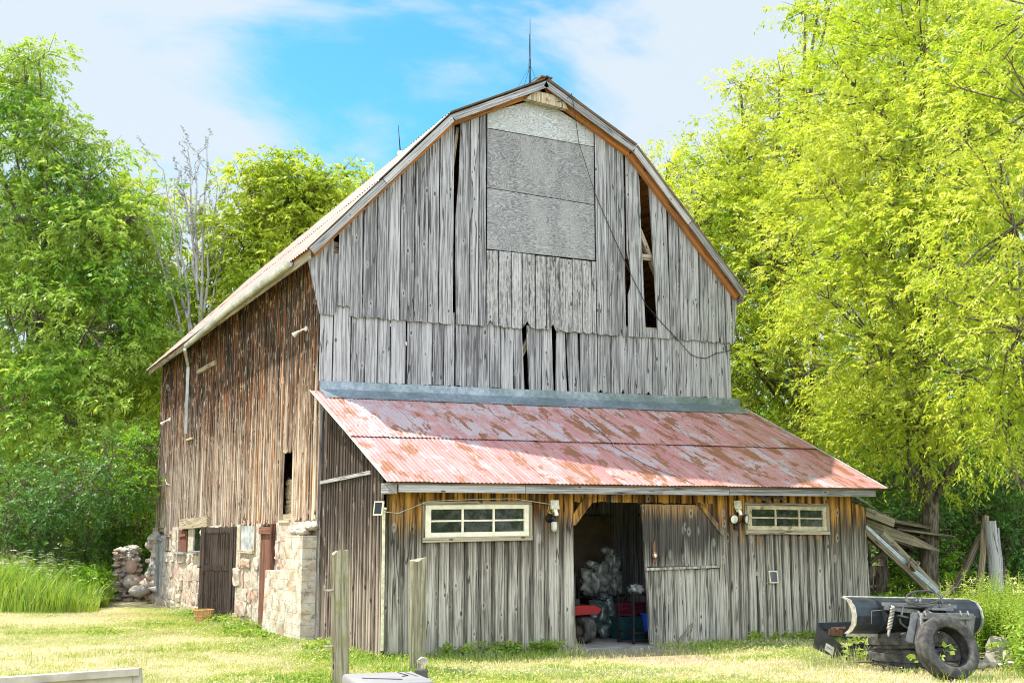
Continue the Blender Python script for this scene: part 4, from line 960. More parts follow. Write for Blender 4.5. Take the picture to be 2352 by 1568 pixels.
def tub(mb,cx,cy,z0,z1,w0,d0,w1,d1,th=.012):
    def ring(w_,d_,z_,r_=.06):
        o=[]
        for sx,sy in ((1,1),(-1,1),(-1,-1),(1,-1)):
            for k in range(4):
                ang=math.atan2(sy,sx)+rad(-45+30*k); o.append((cx+sx*(w_/2-r_)+r_*math.cos(ang),cy+sy*(d_/2-r_)+r_*math.sin(ang),z_))
        return o
    rs=[ring(w0,d0,z0),ring(w1,d1,z1),ring(w1+.04,d1+.04,z1),ring(w1+.04,d1+.04,z1-.03),ring(w1-.02,d1-.02,z1-.031),ring(w1-.02,d1-.02,z1),ring(w0-.02,d0-.02,z0+.01)]
    rs=[rs[0],ring(w1,d1,z1-.03),rs[3],rs[2],rs[5],rs[6]]; n=16; vs=[p for r_ in rs for p in r_]
    fs=[(i*n+k,i*n+(k+1)%n,(i+1)*n+(k+1)%n,(i+1)*n+k) for i in range(len(rs)-1) for k in range(n)]+[tuple(range(n))[::-1],tuple(range(5*n,6*n))]
    mb.add(vs,fs,None,.5)
tub(mb,5.22,-1.9,.02,.42,.52,.42,.62,.50); 
for k in range(9): mb.box((5.0+.055*k,-2.125,.22),(.018,.02,.24))
obj('body',mb,'tote',t)
mb=MB(); R_=Matrix.Rotation(rad(28),3,'Z')
def crate(mb,c,w_,d_,h_,R_):
    c=Vector(c); P=lambda v:c+R_@Vector(v)
    for z_ in (.01,h_-.02,h_*.55): 
        for sx,sy,dx,dy in ((0,-1,w_,.012),(0,1,w_,.012),(-1,0,.012,d_),(1,0,.012,d_)): mb.box(P((sx*w_/2,sy*d_/2,z_)),(dx,dy,.035),rot=R_)
    for k in range(12):
        x_=-w_/2+w_*k/11
        for sy in(-1,1): mb.box(P((x_,sy*d_/2,h_/2)),(.014,.01,h_),rot=R_)
    for k in range(9):
        y_=-d_/2+d_*k/8
        for sx in(-1,1): mb.box(P((sx*w_/2,y_,h_/2)),(.01,.014,h_),rot=R_)
    mb.box(P((0,0,.005)),(w_,d_,.01),rot=R_)
crate(mb,(5.25,-1.95,.44),.48,.34,.22,R_); single('plastic_crate','maroon slotted plastic crate sitting on the blue green tub','crate',mb,'crate',(5.25,-1.95,.43))
mb=MB(); mb.tube([(5.15,-.45,1.35),(5.65,-.75,.02)],.013,6); mb.tube([(5.11,-.45,1.33),(5.60,-.75,.02)],.013,6); single('wooden_stick','pair of thin pale sticks leaning at the back of the doorway','sticks',mb,'beam',(5.6,-.75,.01))
t=thing('wheeled_cart','black metal cart on castors just inside the shed door','cart',(4.85,-2.95,.01))
mb=MB(); 
for x_,y_ in ((4.66,-3.0),(4.66,-2.5),(5.3,-3.0),(5.3,-2.5)): mb.box((x_,y_,.48),(.035,.035,.82),axis=2)
for z_ in (.20,.84): mb.box((4.98,-2.75,z_),(.66,.52,.025))
obj('frame',mb,'black',t)
for x_,y_ in ((4.66,-3.0),(5.3,-3.0),(4.66,-2.5)):
    mb=MB(); mb.lathe([(-.015,.0),(-.015,.035),(.015,.035),(.015,0)],(x_,y_,.047),(1,.2,0),16); obj('castor',mb,'rubber_in',t)
mb=MB(); mb.blob((4.85,-2.8,.93),(.3,.28,.16),4,.6,3,freq=2.5); single('cloth_bundle','pale crumpled bundle lying on top of the black cart','bundle',mb,'bag',(4.85,-2.8,.855))
mb=MB(); tub(mb,5.06,-2.92,.215,.52,.20,.20,.26,.26); single('plastic_bin','bright blue plastic bin on the lower shelf of the cart','bin',mb,'bluebin',(5.06,-2.9,.21))

# ------------------------------------------------------------------ foreground posts, box, jack, ramp
def fencepost(base,top,R0,R1,seed,lab,flat=False):
    t=thing('fence_post',lab,'post',base,'weathered wooden fence posts in front of the shed')
    mb=MB(); n=14; b=Vector(base); tp=Vector(top); pts=[b+(tp-b)*(i/(n-1)) for i in range(n)]; seg=22; vs=[]
    crackang=[rnd(0,6.28) for _ in range(3)]
    for i,p in enumerate(pts):
        for k in range(seg):
            a=2*math.pi*k/seg; q=R0+(R1-R0)*i/(n-1); q*=1+.07*mnoise.noise(Vector((math.cos(a)*1.6,math.sin(a)*1.6,i*.22+seed)))+.02*mnoise.noise(Vector((k*2.0,i*.6,seed)))
            for ca in crackang:
                if abs((a-ca+math.pi)%(2*math.pi)-math.pi)<.15: q*=.90
            z_=p.z+(.05*mnoise.noise(Vector((math.cos(a),math.sin(a),seed*3.3)))+(.02*math.cos(a))  if i==n-1 else 0)
            vs.append((p.x+math.cos(a)*q,p.y+math.sin(a)*q,z_))
    fs=[];uvs=[]
    for i in range(n-1):
        for k in range(seg):
            fs.append((i*seg+k,i*seg+(k+1)%seg,(i+1)*seg+(k+1)%seg,(i+1)*seg+k)); c=2*math.pi*R0/seg; L_=(tp-b).length/(n-1)
            uvs.append([(k*c+seed,i*L_),((k+1)*c+seed,i*L_),((k+1)*c+seed,(i+1)*L_),(k*c+seed,(i+1)*L_)])
    mb.add(vs,fs,uvs,.62,0,True); c0=len(vs); ctr=tuple(sum((Vector(v) for v in vs[-seg:]),Vector())/seg+Vector((0,0,.008)))
    mb.add(vs[-seg:]+[ctr],[(k,(k+1)%seg,seg) for k in range(seg)],None,.8); obj('shaft',mb,'post',t); return t
b1=onZ(782,1578,0); fp=fencepost(b1,onY(781,1264,b1.y+.02),.105,.105,2.0,'taller grey round fence post with metal bolts on its left side')
b2=onZ(957,1540,0); fp2=fencepost(b2,onY(961,1284,b2.y+.02),.098,.122,7.0,'mossy fence post that flares at the top and is rotted at its foot')
for py_ in (1355,1483):
    q=onY(762,py_,b1.y); mb=MB(); mb.tube([q+Vector((.06,0,0)),q+Vector((-.10,-.02,0))],.014,8); mb.tube([q+Vector((-.10,-.02,.0)),q+Vector((-.10,-.02,.07 if py_<1400 else .01))],.014,8); obj('bolt',mb,'spring',fp)
# grey lidded box
a=Vector((-3.87,-13.67,.9)); t=thing('storage_box','grey plastic lidded box with a creased label in the foreground','box',(-3.9,-13.7,0))
bx=[onZ(783,1546,.9),onZ(873,1531,.9),onZ(950,1566,.9)]; 
A=Vector(bx[0]);B=Vector(bx[1]);Cc=Vector(bx[2]); ex=(Cc-B); ex=ex.normalized()*.62; ey=(B-A).normalized()*.50; ey=(ey-ex*(ey.dot(ex)/ex.length_squared)).normalized()*.50
def boxp(o,u,v_,z_,r_): 
    out=[]
    for i,(su,sv) in enumerate(((0,0),(1,0),(1,1),(0,1))):
        for k in range(4):
            ang=[math.pi*1.0,math.pi*1.5,0,math.pi*.5][i]+k*math.pi/6; cu=(r_ if su==0 else 1-r_); cv=(r_*1.2 if sv==0 else 1-r_*1.2)
            out.append(o+u*(cu+r_*math.cos(ang))+v_*(cv+r_*1.2*math.sin(ang))+Vector((0,0,z_)))
    return out
o_=A-ex*0+Vector((0,0,0)); org_=A
rings=[boxp(org_,ex,ey,-.055,.08),boxp(org_,ex,ey,-.02,.08),boxp(org_+ex*.01+ey*.01,ex*.98,ey*.98,-.006,.08),boxp(org_+ex*.03+ey*.03,ex*.94,ey*.94,0.0,.08)]
mb=MB(); vs=[p for r_ in rings for p in r_]; n=16
mb.add(vs,[(i*n+k,i*n+(k+1)%n,(i+1)*n+(k+1)%n,(i+1)*n+k) for i in range(3) for k in range(n)]+[tuple(range(3*n,4*n))],None,.5,0,True); lid=obj('lid',mb,'greybox',t)
mb=MB(); rings=[boxp(org_+ex*.03+ey*.03,ex*.94,ey*.94,-.9,.08),boxp(org_+ex*.015+ey*.015,ex*.97,ey*.97,-.05,.08)]; vs=[p for r_ in rings for p in r_]
mb.add(vs,[(k,(k+1)%n,n+(k+1)%n,n+k) for k in range(n)],None,.5,0,True); obj('body',mb,'cream',t)
mb=MB(); q=lambda u,v_:org_+ex*u+ey*v_+Vector((0,0,.004)); mb.tube([q(.12,.75),q(.45,.80),q(.52,.7)],.003,4); mb.tube([q(.55,.15),q(.8,.62)],.003,4); mb.tube([q(.15,.85),q(.55,.9)],.002,4); obj('seam',mb,'darkgrey',lid)
# trailer jack
j0=onZ(968,1568,.50); j0=at(968,1568,12.2)
t=thing('trailer_jack','dark square trailer jack with a metal handle beside the rotted post','jack',(j0.x,j0.y,0))
x_,y_,z_=j0; mb=MB(); mb.box((x_,y_,z_-.25),(.11,.11,.72),rot=Matrix.Rotation(rad(-20),3,'Z'),axis=2); mb.box((x_,y_,z_+.115),(.125,.125,.02),rot=Matrix.Rotation(rad(-20),3,'Z')); obj('tube',mb,'darkgrey',t)
mb=MB(); mb.tube([(x_,y_,z_+.12),(x_,y_,z_+.17)],.02,10); mb.tube([(x_-.035,y_,z_+.13),(x_-.04,y_,z_+.21),(x_+.0,y_,z_+.235),(x_+.05,y_-.01,z_+.225)],.012,8); mb.box((x_+.02,y_,z_+.20),(.07,.035,.05)); mb.tube([(x_+.02,y_,z_+.06),(x_+.08,y_-.02,z_+.06)],.012,8); obj('handle',mb,'spring',t)
# steel ramp at the lower left corner
e1=onZ(-60,1567,.82); e2=onZ(314,1541,.82); d=(Vector(e2)-Vector(e1)); 
t=thing('trailer_ramp','rust streaked grey metal tailgate standing up at the lower left','tailgate',(e2.x-1.0,e2.y,0))
side=Vector((-d.y,d.x,0)).normalized(); back=-side if side.y>0 else side
mb=MB(); q1=Vector(e1);q2=Vector(e2); th=Vector((0,-.05,0)); dn_=Vector((.10,-.05,-.80))
mb.hexa([q1+dn_,q2+dn_,q2+dn_+Vector((0,.012,0)),q1+dn_+Vector((0,.012,0)),q1+Vector((0,0,-.03)),q2+Vector((0,0,-.03)),q2+Vector((0,.012,-.03)),q1+Vector((0,.012,-.03))],.4); obj('panel',mb,'ramp',t)
mb=MB(); mb.beam(q1,q2,.10,.05,r=.3); mb.beam(q2+Vector((.0,0,.025)),q2+dn_,.05,.06,r=.4)
mb.beam(q1+Vector((0,-.03,-.14)),q2+Vector((-.02,-.03,-.14)),.02,.03,r=.6); obj('frame',mb,'ramp',t)
# wood splint basket behind the open door
t=thing('basket','small round wood-slat basket on the grass under the open plank door','basket',(-.86,6.0,0))
bc_=onZ(*zp('5',842,1150),0.0); mb=MB()
for k in range(22):
    a=2*math.pi*k/22; r0_,r1_=.17,.22; c=math.cos(a);s_=math.sin(a); mb.beam((bc_.x+c*r0_,bc_.y+s_*r0_,.0),(bc_.x+c*r1_,bc_.y+s_*r1_,.27),.045,.006,up=(c,s_,0))
obj('slats',mb,'basket',t)
mb=MB()
for z_,r_ in ((.26,.225),(.13,.198)): mb.lathe([(-.015,r_-.004),(-.015,r_+.004),(.015,r_+.004),(.015,r_-.004)],(bc_.x,bc_.y,z_),(0,0,1),28,closed=True)
obj('hoop',mb,'basket',t)

# ------------------------------------------------------------------ snow plough blade, box blade, tyres
YP=-7.9
def m_(x,y,Y=YP): return FY('m',x,y,Y)
t=thing('snow_plow','dark blue-grey snow plough blade with mounting frame lying on old tyres','snow plough',(6.3,-7.8,.4))
xa,xb=5.22,7.62
prof=[(.10,.99),(-.02,.955),(-.10,.86),(-.125,.74),(-.10,.62),(-.02,.53),(.06,.49)]
def blz(x): return -.035*(x-xa)
mb=MB(); vs=[];  NX=14
for i in range(NX+1):
    x=xa+(xb-xa)*i/NX
    for dy,z in prof: vs.append((x,YP+dy+.05,z+blz(x)))
for i in range(NX+1):
    x=xa+(xb-xa)*i/NX
    for dy,z in prof: vs.append((x,YP+dy+.065,z+blz(x)))
n=len(prof); off=(NX+1)*n
mb.add(vs,[(i*n+j,(i+1)*n+j,(i+1)*n+j+1,i*n+j+1) for i in range(NX) for j in range(n-1)]+[(off+i*n+j,off+i*n+j+1,off+(i+1)*n+j+1,off+(i+1)*n+j) for i in range(NX) for j in range(n-1)],None,.5)
mbl=obj('moldboard',mb,'plow',t)
mb=MB(); mb.tube([(xa,YP+.15,.995),(xb-.08,YP+.15,.995+blz(xb))],.012,8); mb.beam((xa,YP+.12,.475),(xb,YP+.12,.475+blz(xb)),.015,.05); obj('cutting_edge',mb,'worn_edge',mbl)
for x,nm in ((xa,'end_plate'),(xb,'end_plate')):
    mb=MB(); pl_=[(YP+.05+dy-.035,z+blz(x)) for dy,z in prof]+[(YP+.05+dy+.05,z+blz(x)) for dy,z in prof[::-1]]
    mb.prism(pl_,lambda s,z,n:(x+n,s,z),-.01,.01,back=True); obj(nm,mb,'worn_edge',mbl)
mb=MB()
# faded label outline on the blade
for a,b in (((5.52,.80),(5.78,.80)),((5.78,.80),(5.78,.64)),((5.52,.80),(5.51,.63))): mb.tube([(a[0],YP-.072,a[1]),((a[0]+b[0])/2+.004,YP-.074,(a[1]+b[1])/2+.005),(b[0],YP-.072,b[1])],.003,4)
obj('label_residue',mb,'worn_edge',mbl)
for x in (5.72,6.86):
    mb=MB(); pl_=[(YP+.05+dy-.10*(1-abs(z-.74)/.35),z+blz(x)) for dy,z in prof]+[(YP+.05+dy,z+blz(x)) for dy,z in prof[::-1]]
    mb.prism(pl_,lambda s,z,n:(x+n,s,z),-.012,.012,back=True); obj('rib',mb,'plow',mbl)
# push frame
mb=MB(); q=[m_(945,335,-8.05),m_(1680,360,-8.05)]; mb.beam(q[0],q[1],.16,.045); mb.beam(m_(950,375,-8.08),m_(1290,420,-8.08),.03,.06); mb.box(m_(965,378,-8.1),(.09,.05,.05)); obj('frame',mb,'plow_light',t)
mb=MB(); N=9
s0=Vector(m_(1022,375,-8.15)); s1=Vector(m_(985,610,-8.15)); pts=[]
for k in range(N*14):
    f=k/(N*14-1); c=s0+(s1-s0)*f; a=f*N*1.6*2*math.pi; pts.append(c+Vector((math.cos(a)*.032,math.sin(a)*.032,0)))
mb.tube(pts,.0075,5); sp=obj('spring',mb,'spring',t)
mb=MB(); mb.tube([s0+Vector((0,0,.02)),s1+(s1-s0)*.35],.012,6); mb.tube([s1,s1+(s1-s0)*.3],.022,8); mb.lathe([(0,.03),(.03,.03),(.03,0)],s0,(0,0,1),8); obj('spring_rod',mb,'spring',sp)
mb=MB(); mb.tube([m_(1132,362,-8.1),m_(1120,450,-8.1)],.018,10); mb.box(m_(1135,470,-8.1),(.17,.07,.02),rot=Matrix.Rotation(rad(12),3,'Y')); mb.tube([m_(1100,490,-8.05),m_(1110,540,-8.05),m_(1150,580,-8.02),m_(1190,600,-7.98)],.014,8); obj('stop_pin',mb,'plow_light',t)
# skid steer mounting plate
YM=-8.30
mp=MB(); Q=lambda x,y,d=0:Vector(m_(x,y,YM+d))
mp.beam(Q(1275,440),Q(1890,450),.10,.03); mp.beam(Q(1285,465,-.04),Q(1885,470,-.04),.03,.08); mp.beam(Q(1420,385,.12),Q(1640,392,.12),.18,.03); mp.beam(Q(1390,405,.1),Q(1460,450,0),.05,.03)
mp.hexa([Q(1160,735,-.1),Q(1245,765,-.1),Q(1250,765,-.06),Q(1165,735,-.06),Q(1235,415,-.05),Q(1300,440,-.05),Q(1300,440,-.01),Q(1235,415,-.01)])
mp.beam(Q(1290,440,-.0),Q(1245,760,-.05),.02,.22,up=(0,1,0))
mp.beam(Q(1885,450),Q(1845,700),.03,.16,up=(1,0,0)); mp.hexa([Q(1735,690),Q(1850,700),Q(1850,700,.02),Q(1735,690,.02),Q(1745,480),Q(1875,480),Q(1875,480,.02),Q(1745,480,.02)])
mp.beam(Q(1360,500,.02),Q(1330,640,.02),.02,.02); mp.beam(Q(1330,640,.02),Q(1420,585,.02),.02,.02)
for x in (1320,1385,1780,1860): mp.beam(Q(x-15,415,-.01),Q(x,465,-.07),.02,.03)
obj('mount_plate',mp,'plow_light',t)
mb=MB(); mb.blob(m_(1310,310,-8.05),(.14,.1,.1),2,.3,2); mb.tube([m_(1300,330,-8.06),m_(1400,330,-8.06),m_(1480,370,-8.1)],.02,8); mb.lathe([(0,.035),(.05,.035),(.05,.02),(.09,.02),(.09,0)],m_(1335,330,-8.1),(0,0,1),8); mb.lathe([(0,.03),(.05,.03),(.05,0)],m_(1660,370,-8.1),(0,0,1),8); obj('valve',mb,'darkgrey',t)
mb=MB()
for (cx,cy,rx,ry,ph,tw) in ((1345,275,185,85,.2,1.0),(1370,262,195,70,.9,-.6)):
    pts=[]
    for k in range(40):
        a=ph+k/39*math.pi*2.1; pts.append(Vector(m_(cx+rx*math.cos(a),cy+ry*math.sin(a)+tw*10*math.sin(2*a),-8.05-.16*math.sin(a))))
    mb.tube(pts,.011,7)
mb.tube([m_(1545,250,-8.1),m_(1575,320,-8.15),m_(1540,375,-8.15)],.011,7); mb.tube([m_(1250,200,-8),m_(1290,260,-8.05),m_(1320,300,-8.1)],.008,6); obj('hydraulic_hose',mb,'darkgrey',t)
# box blade
t=thing('box_blade','black steel box scraper with slanted side plate half hidden in grass','box scraper',(6.0,-6.7,0))
YB_=-6.9; B=lambda x,y,d=0:Vector(FY('m',x,y,YB_+d))
mb=MB(); mb.hexa([B(140,815),B(520,985),B(520,985,.03),B(140,815,.03),B(185,568),B(548,850),B(548,850,.03),B(185,568,.03)],.5)
sp=obj('side_plate',mb,'darkgrey',t); mb=MB(); mb.hexa([B(270,835,-.012),B(362,902,-.012),B(362,902,-.004),B(270,835,-.004),B(288,758,-.012),B(380,815,-.012),B(380,815,-.004),B(288,758,-.004)],.5); obj('sticker',mb,'whiteplastic',sp)
mb=MB(); 
for k in range(4): mb.beam(B(300+k*14,800+k*12,-.016),B(330+k*10,828+k*5,-.016),.004,.004)
obj('sticker_print',mb,'black',sp)
mb=MB(); mb.beam(B(200,575,.6),B(720,560,.6),.05,.10); mb.hexa([B(215,700,.6),B(900,700,.6),B(900,700,.63),B(215,700,.63),B(215,585,.6),B(900,575,.6),B(900,575,.63),B(215,585,.63)],.5); mb.beam(B(545,870,.05),B(860,880,.05),.08,.10); mb.beam(B(540,800,.1),B(840,790,.1),.05,.08)
mb.beam(B(470,680,.3),B(620,720,.1),.04,.08); mb.beam(B(600,640,.4),B(720,800,.1),.05,.05); obj('frame',mb,'plow',t)
mb=MB()
for k in range(5): mb.beam(B(700+k*30,800,.08),B(745+k*26,870,.0),.012,.05)
mb.lathe([(0,.045),(.03,.045),(.03,0)],B(730,875,-.03),(0,-1,0),14); obj('scarifier_teeth',mb,'plow_light',t)
mb=MB(); mb.beam(B(350,605,.3),B(500,595,.3),.03,.03); mb.beam(B(320,640,.25),B(465,655,.25),.02,.09); mb.beam(B(410,600,.28),B(415,650,.25),.02,.02); obj('hitch_bracket',mb,'rustmetal',t)
mb=MB(); mb.tube([B(805,655,.2),B(740,730,.15),B(712,790,.1)],[.022,.02,.01],8); mb.tube([B(860,660,.2),B(830,720,.2)],.02,8); obj('linkage',mb,'plow_light',t)
mb=MB(); mb.box(B(855,850,-.2),(.05,.3,.62)); mb.box(B(905,735,-.2),(.28,.3,.03)); obj('box_end',mb,'plow',t)
# tyres
Ys=-7.75
def tyre(name_lab,c,ax,R,r0,w_,tr,lab,group=None):
    mb=MB(); wheel(mb,c,ax,R,r0,w_,tr,96); return single('tyre',lab,'tyre',mb,'rubber',c,group)
tyre('',(6.30,-7.75,.13),(0.03,0,1),.50,.25,.27,'lug','bottom lugged tyre of the stack under the plough','old tyres heaped by the shed'); 
tyre('',(6.27,-7.77,.375),(-.03,.05,1),.49,.25,.24,'lug','upper lugged tyre of the stack under the plough','old tyres heaped by the shed')
tc=m_(1620,880,-9.0); tc=Vector(m_(1625,878,-9.2)); tc.z=.375
tyre('',(6.98,-7.85,.13),(.02,.02,1),.47,.25,.26,'lug','bottom tyre of the second stack behind the leaning tyre','old tyres heaped by the shed')
tyre('',(6.95,-7.82,.375),(.04,-.03,1),.46,.25,.24,'lug','upper tyre of the second stack behind the leaning tyre','old tyres heaped by the shed')
tyre('',tc,(-.12,-.92,.36),.425,.268,.25,'rib','worn ribbed road tyre leaning against the stack','old tyres heaped by the shed')
# concrete deck blocks
def pier(mb,c,w0,w1,h,rot):
    c=Vector(c); R_=Matrix.Rotation(rad(rot),3,'Z'); P=lambda a,b,z_,w_:c+R_@Vector((a*w_/2,b*w_/2,z_))
    mb.hexa([P(-1,-1,0,w0),P(1,-1,0,w0),P(1,1,0,w0),P(-1,1,0,w0),P(-1,-1,h*.35,w0),P(1,-1,h*.35,w0),P(1,1,h*.35,w0),P(-1,1,h*.35,w0)],.5)
    mb.hexa([P(-1,-1,h*.351,w0*.98),P(1,-1,h*.351,w0*.98),P(1,1,h*.351,w0*.98),P(-1,1,h*.351,w0*.98),P(-1,-1,h*.9,w1),P(1,-1,h*.9,w1),P(1,1,h*.9,w1),P(-1,1,h*.9,w1)],.5)
    for a,b in ((-1,-1),(1,-1),(1,1),(-1,1)):
        q=c+R_@Vector((a*w1*.33,b*w1*.33,h*.95)); mb.box(q,(w1*.30,w1*.30,h*.12),rot=R_)
for i,(px,py,Y,rot,z_,lab) in enumerate(((2188,880,-8.0,20,.17,'tapered concrete deck block on top of the others by the weeds'),(2300,985,-8.2,-15,0,'tapered concrete deck block lowest and farthest right by the weeds'),(2130,960,-8.3,40,0,'tapered concrete deck block under the topmost one, toward the tyres'))):
    q=m_(px,py,Y); mb=MB(); pier(mb,(q.x,q.y,z_),.27,.18,.20,rot); single('concrete_block',lab,'block',mb,'concrete',(q.x,q.y,z_),'concrete blocks by the weeds')
mb=MB(); 
for k in range(26): q=m_(rnd(1900,2330),rnd(930,1010),-8.2+rnd(-.3,.3)); mb.blob((q.x,q.y,.02),(rnd(.1,.3),rnd(.1,.3),rnd(.06,.14)),k,.4,1,sm=False)
obj('rubble',mb,'concrete',label='broken pale concrete rubble scattered beside the tyres',kind='stuff')
mb=MB()
for k in range(12): x=rnd(5.6,8.3); y=rnd(-8.3,-6.8); d=Vector((rnd(-1,1),rnd(-.4,.4),0)).normalized()*rnd(.3,.9); mb.beam(Vector((x,y,.03+k*.004)),Vector((x,y,.05+k*.004))+d,.10,.02)
obj('scrap_wood',mb,'old',label='rotten scrap boards lying under the plough and tyres',kind='stuff')

# ------------------------------------------------------------------ collapsed side roof on the right
t=thing('collapsed_roof','collapsed timber lean-to roof sagging off the right end of the shed','ruined roof',(10.5,-2,0))
c_=lambda x,y,Y=-2.4:Vector(FY('c',x,y,Y))
def plank(a,b,w_,th,mat='old',name='plank',t2=None,up=(0,0,1),w2=None):
    mb=MB(); mb.beam(a,b,w_,th,up=up,t2=t2,w2=w2); obj(name,mb,mat,t)
plank(c_(555,480,-2.6),c_(858,600,-2.6),.06,.17,'fascia'); plank(c_(545,540,-2.3),c_(1195,650,-2.0),.30,.05); plank(c_(560,500,-1.9),c_(760,490,-1.6),.30,.04); plank(c_(850,660,-2.0),c_(1480,750,-2.1),.25,.045)
plank(c_(560,620,-2.4),c_(1060,790,-2.3),.05,.24,'old',t2=.20); plank(c_(1060,790,-2.29),c_(1340,895,-2.3),.05,.20,'old',t2=.03); plank(c_(900,700,-1.8),c_(1240,790,-1.8),.3,.03); plank(c_(600,560,-1.2),c_(1100,640,-1.0),.9,.04); plank(c_(560,700,-1.4),c_(1000,860,-1.0),.3,.04)
plank(c_(545,640,-2.75),c_(1390,1400,-2.75),.10,.09,'steel_roof','metal_channel'); plank(c_(545,675,-2.8),c_(1290,1380,-2.8),.05,.11,'old'); plank(c_(745,700,-2.7),c_(1330,1300,-2.65),.05,.09,'fascia'); plank(c_(715,720,-2.74),c_(1010,1000,-2.74),.05,.06,'fascia')
mb=MB(); mb.box(c_(1055,1035,-2.85),(.20,.10,.14),rot=Matrix.Rotation(rad(40),3,'Y')); mb.box(c_(1090,1060,-2.84),(.06,.11,.22),rot=Matrix.Rotation(rad(40),3,'Y')); obj('wood_block',mb,'fascia',t); mb=MB(); mb.box(c_(1020,1050,-2.93),(.05,.02,.12),rot=Matrix.Rotation(rad(20),3,'Y')); obj('hinge_plate',mb,'rustmetal',t)
mb=MB(); corr(mb,c_(385,285,-2.3)+Vector((0,0,0)),c_(385,285,-2.3)+Vector((.1,1.6,.75)),c_(740,500,-2.3),c_(740,500,-2.3)+Vector((.1,1.6,.75)),.09,.012,6,6,.7); obj('roof_sheet',mb,'steel_roof',t)
plank(c_(370,345,-2.5),c_(490,380,-2.5),.05,.05,'dark_door')
for a,b,r_ in (((750,900),(735,1400),.11),((690,1050),(700,1400),.16),((575,820),(600,1400),.07)):
    mb=MB(); mb.tube([c_(a[0],a[1],-1.2),c_((a[0]+b[0])/2+8,(a[1]+b[1])/2,-1.2),Vector((*c_(b[0],b[1],-1.2)[:2],-.05))],[r_*.8,r_,r_*1.1],10,wob=.2); obj('post',mb,'bark',t)
plank(c_(600,1030,-1.5),c_(760,900,-1.5),.06,.08); plank(c_(600,1290,-1.3),c_(800,1230,-1.3),.04,.05,'bark')
plank(c_(600,640,-.6),c_(900,900,-.4),.8,.05,'dark_door'); plank(c_(560,600,-1.0),c_(1000,740,-.8),1.2,.05,'dark_door'); plank((9.85,-.6,1.1),(10.9,-.6,1.0),.05,1.6,'dark_door'); plank((9.9,-2.9,1.9),(9.9,-.5,2.4),.1,.2)  # the wide dark planks are added sheets standing in for shade under the roof
# three old gate posts at the right
yq=-3.0
def gpost(a,b,r0_,r1_,lab,mat='beam'):
    A=Vector(FY('c',*a,yq)); Bq=Vector(FY('c',*b,yq)); d=(A-Bq).normalized(); Bq=Bq-d*(Bq.z/d.z); mb=MB(); mb.tube([Bq+(A-Bq)*(k/6)+Vector((.02*math.sin(k*2),0,0)) for k in range(7)],[r0_+(r1_-r0_)*k/6 for k in range(7)],14,wob=.07)
    single('gate_post',lab,'post',mb,mat,tuple(Bq),'leaning old posts among the goldenrod')
gpost((1893,577),(1945,1150),.135,.115,'smooth round pale post standing among the goldenrod','trim'); yq=-2.85; gpost((1845,520),(1790,1190),.075,.07,'split bare trunk post touching the smooth round one'); yq=-2.7; gpost((1800,740),(1620,1080),.06,.075,'reddish post leaning far to the left among goldenrod','old'); yq=-2.55; gpost((1965,650),(1985,900),.05,.05,'thin grey stake behind the smooth round post','trim')
yq=-5; gpost((1500,1290),(1400,1400),.05,.06,'short broken stump behind the plough blade','old')

# ------------------------------------------------------------------ ruined stone wall at the left
random.seed(77)
t=thing('stone_wall_ruin','crumbling dry stone wall end beside the barn corner','stone wall',(-.5,19.5,0))
Yw=17.3; mb=MB()
def stonecol(px,py,Y,dx,dz,mm,seed): q=onY(px,py,Y); mm.blob((q.x,q.y+rnd(-.1,.1),q.z),(dx,.45,dz),seed,.45,2)
for k in range(230):
    py=rnd(1262,1385); f=(py-1262)/123; xl=268-12*f; xr=322+25*max(0,f-.35)
    px=rnd(xl,xr); dx,dz=rnd(.12,.34),rnd(.07,.2)
    stonecol(px,py,Yw+rnd(0,.35),dx,dz,mb,k)
q0=onY(290,1262,Yw+.6); q1=onY(290,1385,Yw+.6); mb.box(((q0.x+q1.x)/2,Yw+.55,.62),(.55,.35,1.2),.3)
for k in range(16): stonecol(rnd(272,318),rnd(1256,1275),Yw+rnd(.1,.6),rnd(.2,.4),rnd(.12,.22),mb,k+300)
obj('rubble_core',mb,'fieldstone',t)
mb=MB(); q=onY(301,1300,Yw-.15); mb.blob((q.x,q.y,q.z),(.36,.3,.5),5,.2,2); obj('corner_stone',mb,'granite',t)
for k,(px,py,dx,dz,Y,lab) in enumerate(((342,1343,.52,.42,16.6,'large rounded tan boulder beside the ruined wall'),(321,1356,.62,.32,16.0,'flat brown boulder lying lowest in front of the ruined wall'),(302,1335,.5,.42,17.0,'round brown stone left of the large boulder'),(360,1320,.4,.34,17.2,'small pinkish stone on top right of the pile'),(372,1328,.4,.34,17.0,'small brown stone against the barn corner'),(366,1352,.6,.2,15.6,'thin dark flat stone at the foot of the barn corner'))):
    q=onY(px,py,Y); mb=MB(); mb.blob((q.x,q.y,q.z),(dx,dx*.8,dz),k+40,.3,3,r=.6 if k!=1 else .3); single('boulder',lab,'stone',mb,'fieldstone',(q.x,q.y,q.z-dz/2),'loose stones by the ruined wall')
mb=MB()
for k in range(60): q=onZ(rnd(285,372),rnd(1352,1372),0.0); mb.blob((q.x,q.y,.05+rnd(0,.25)),(rnd(.12,.34),rnd(.12,.3),rnd(.08,.2)),k,.4,2)
obj('rubble',mb,'fieldstone',label='loose grey rubble spilling between ruin and barn',kind='stuff')
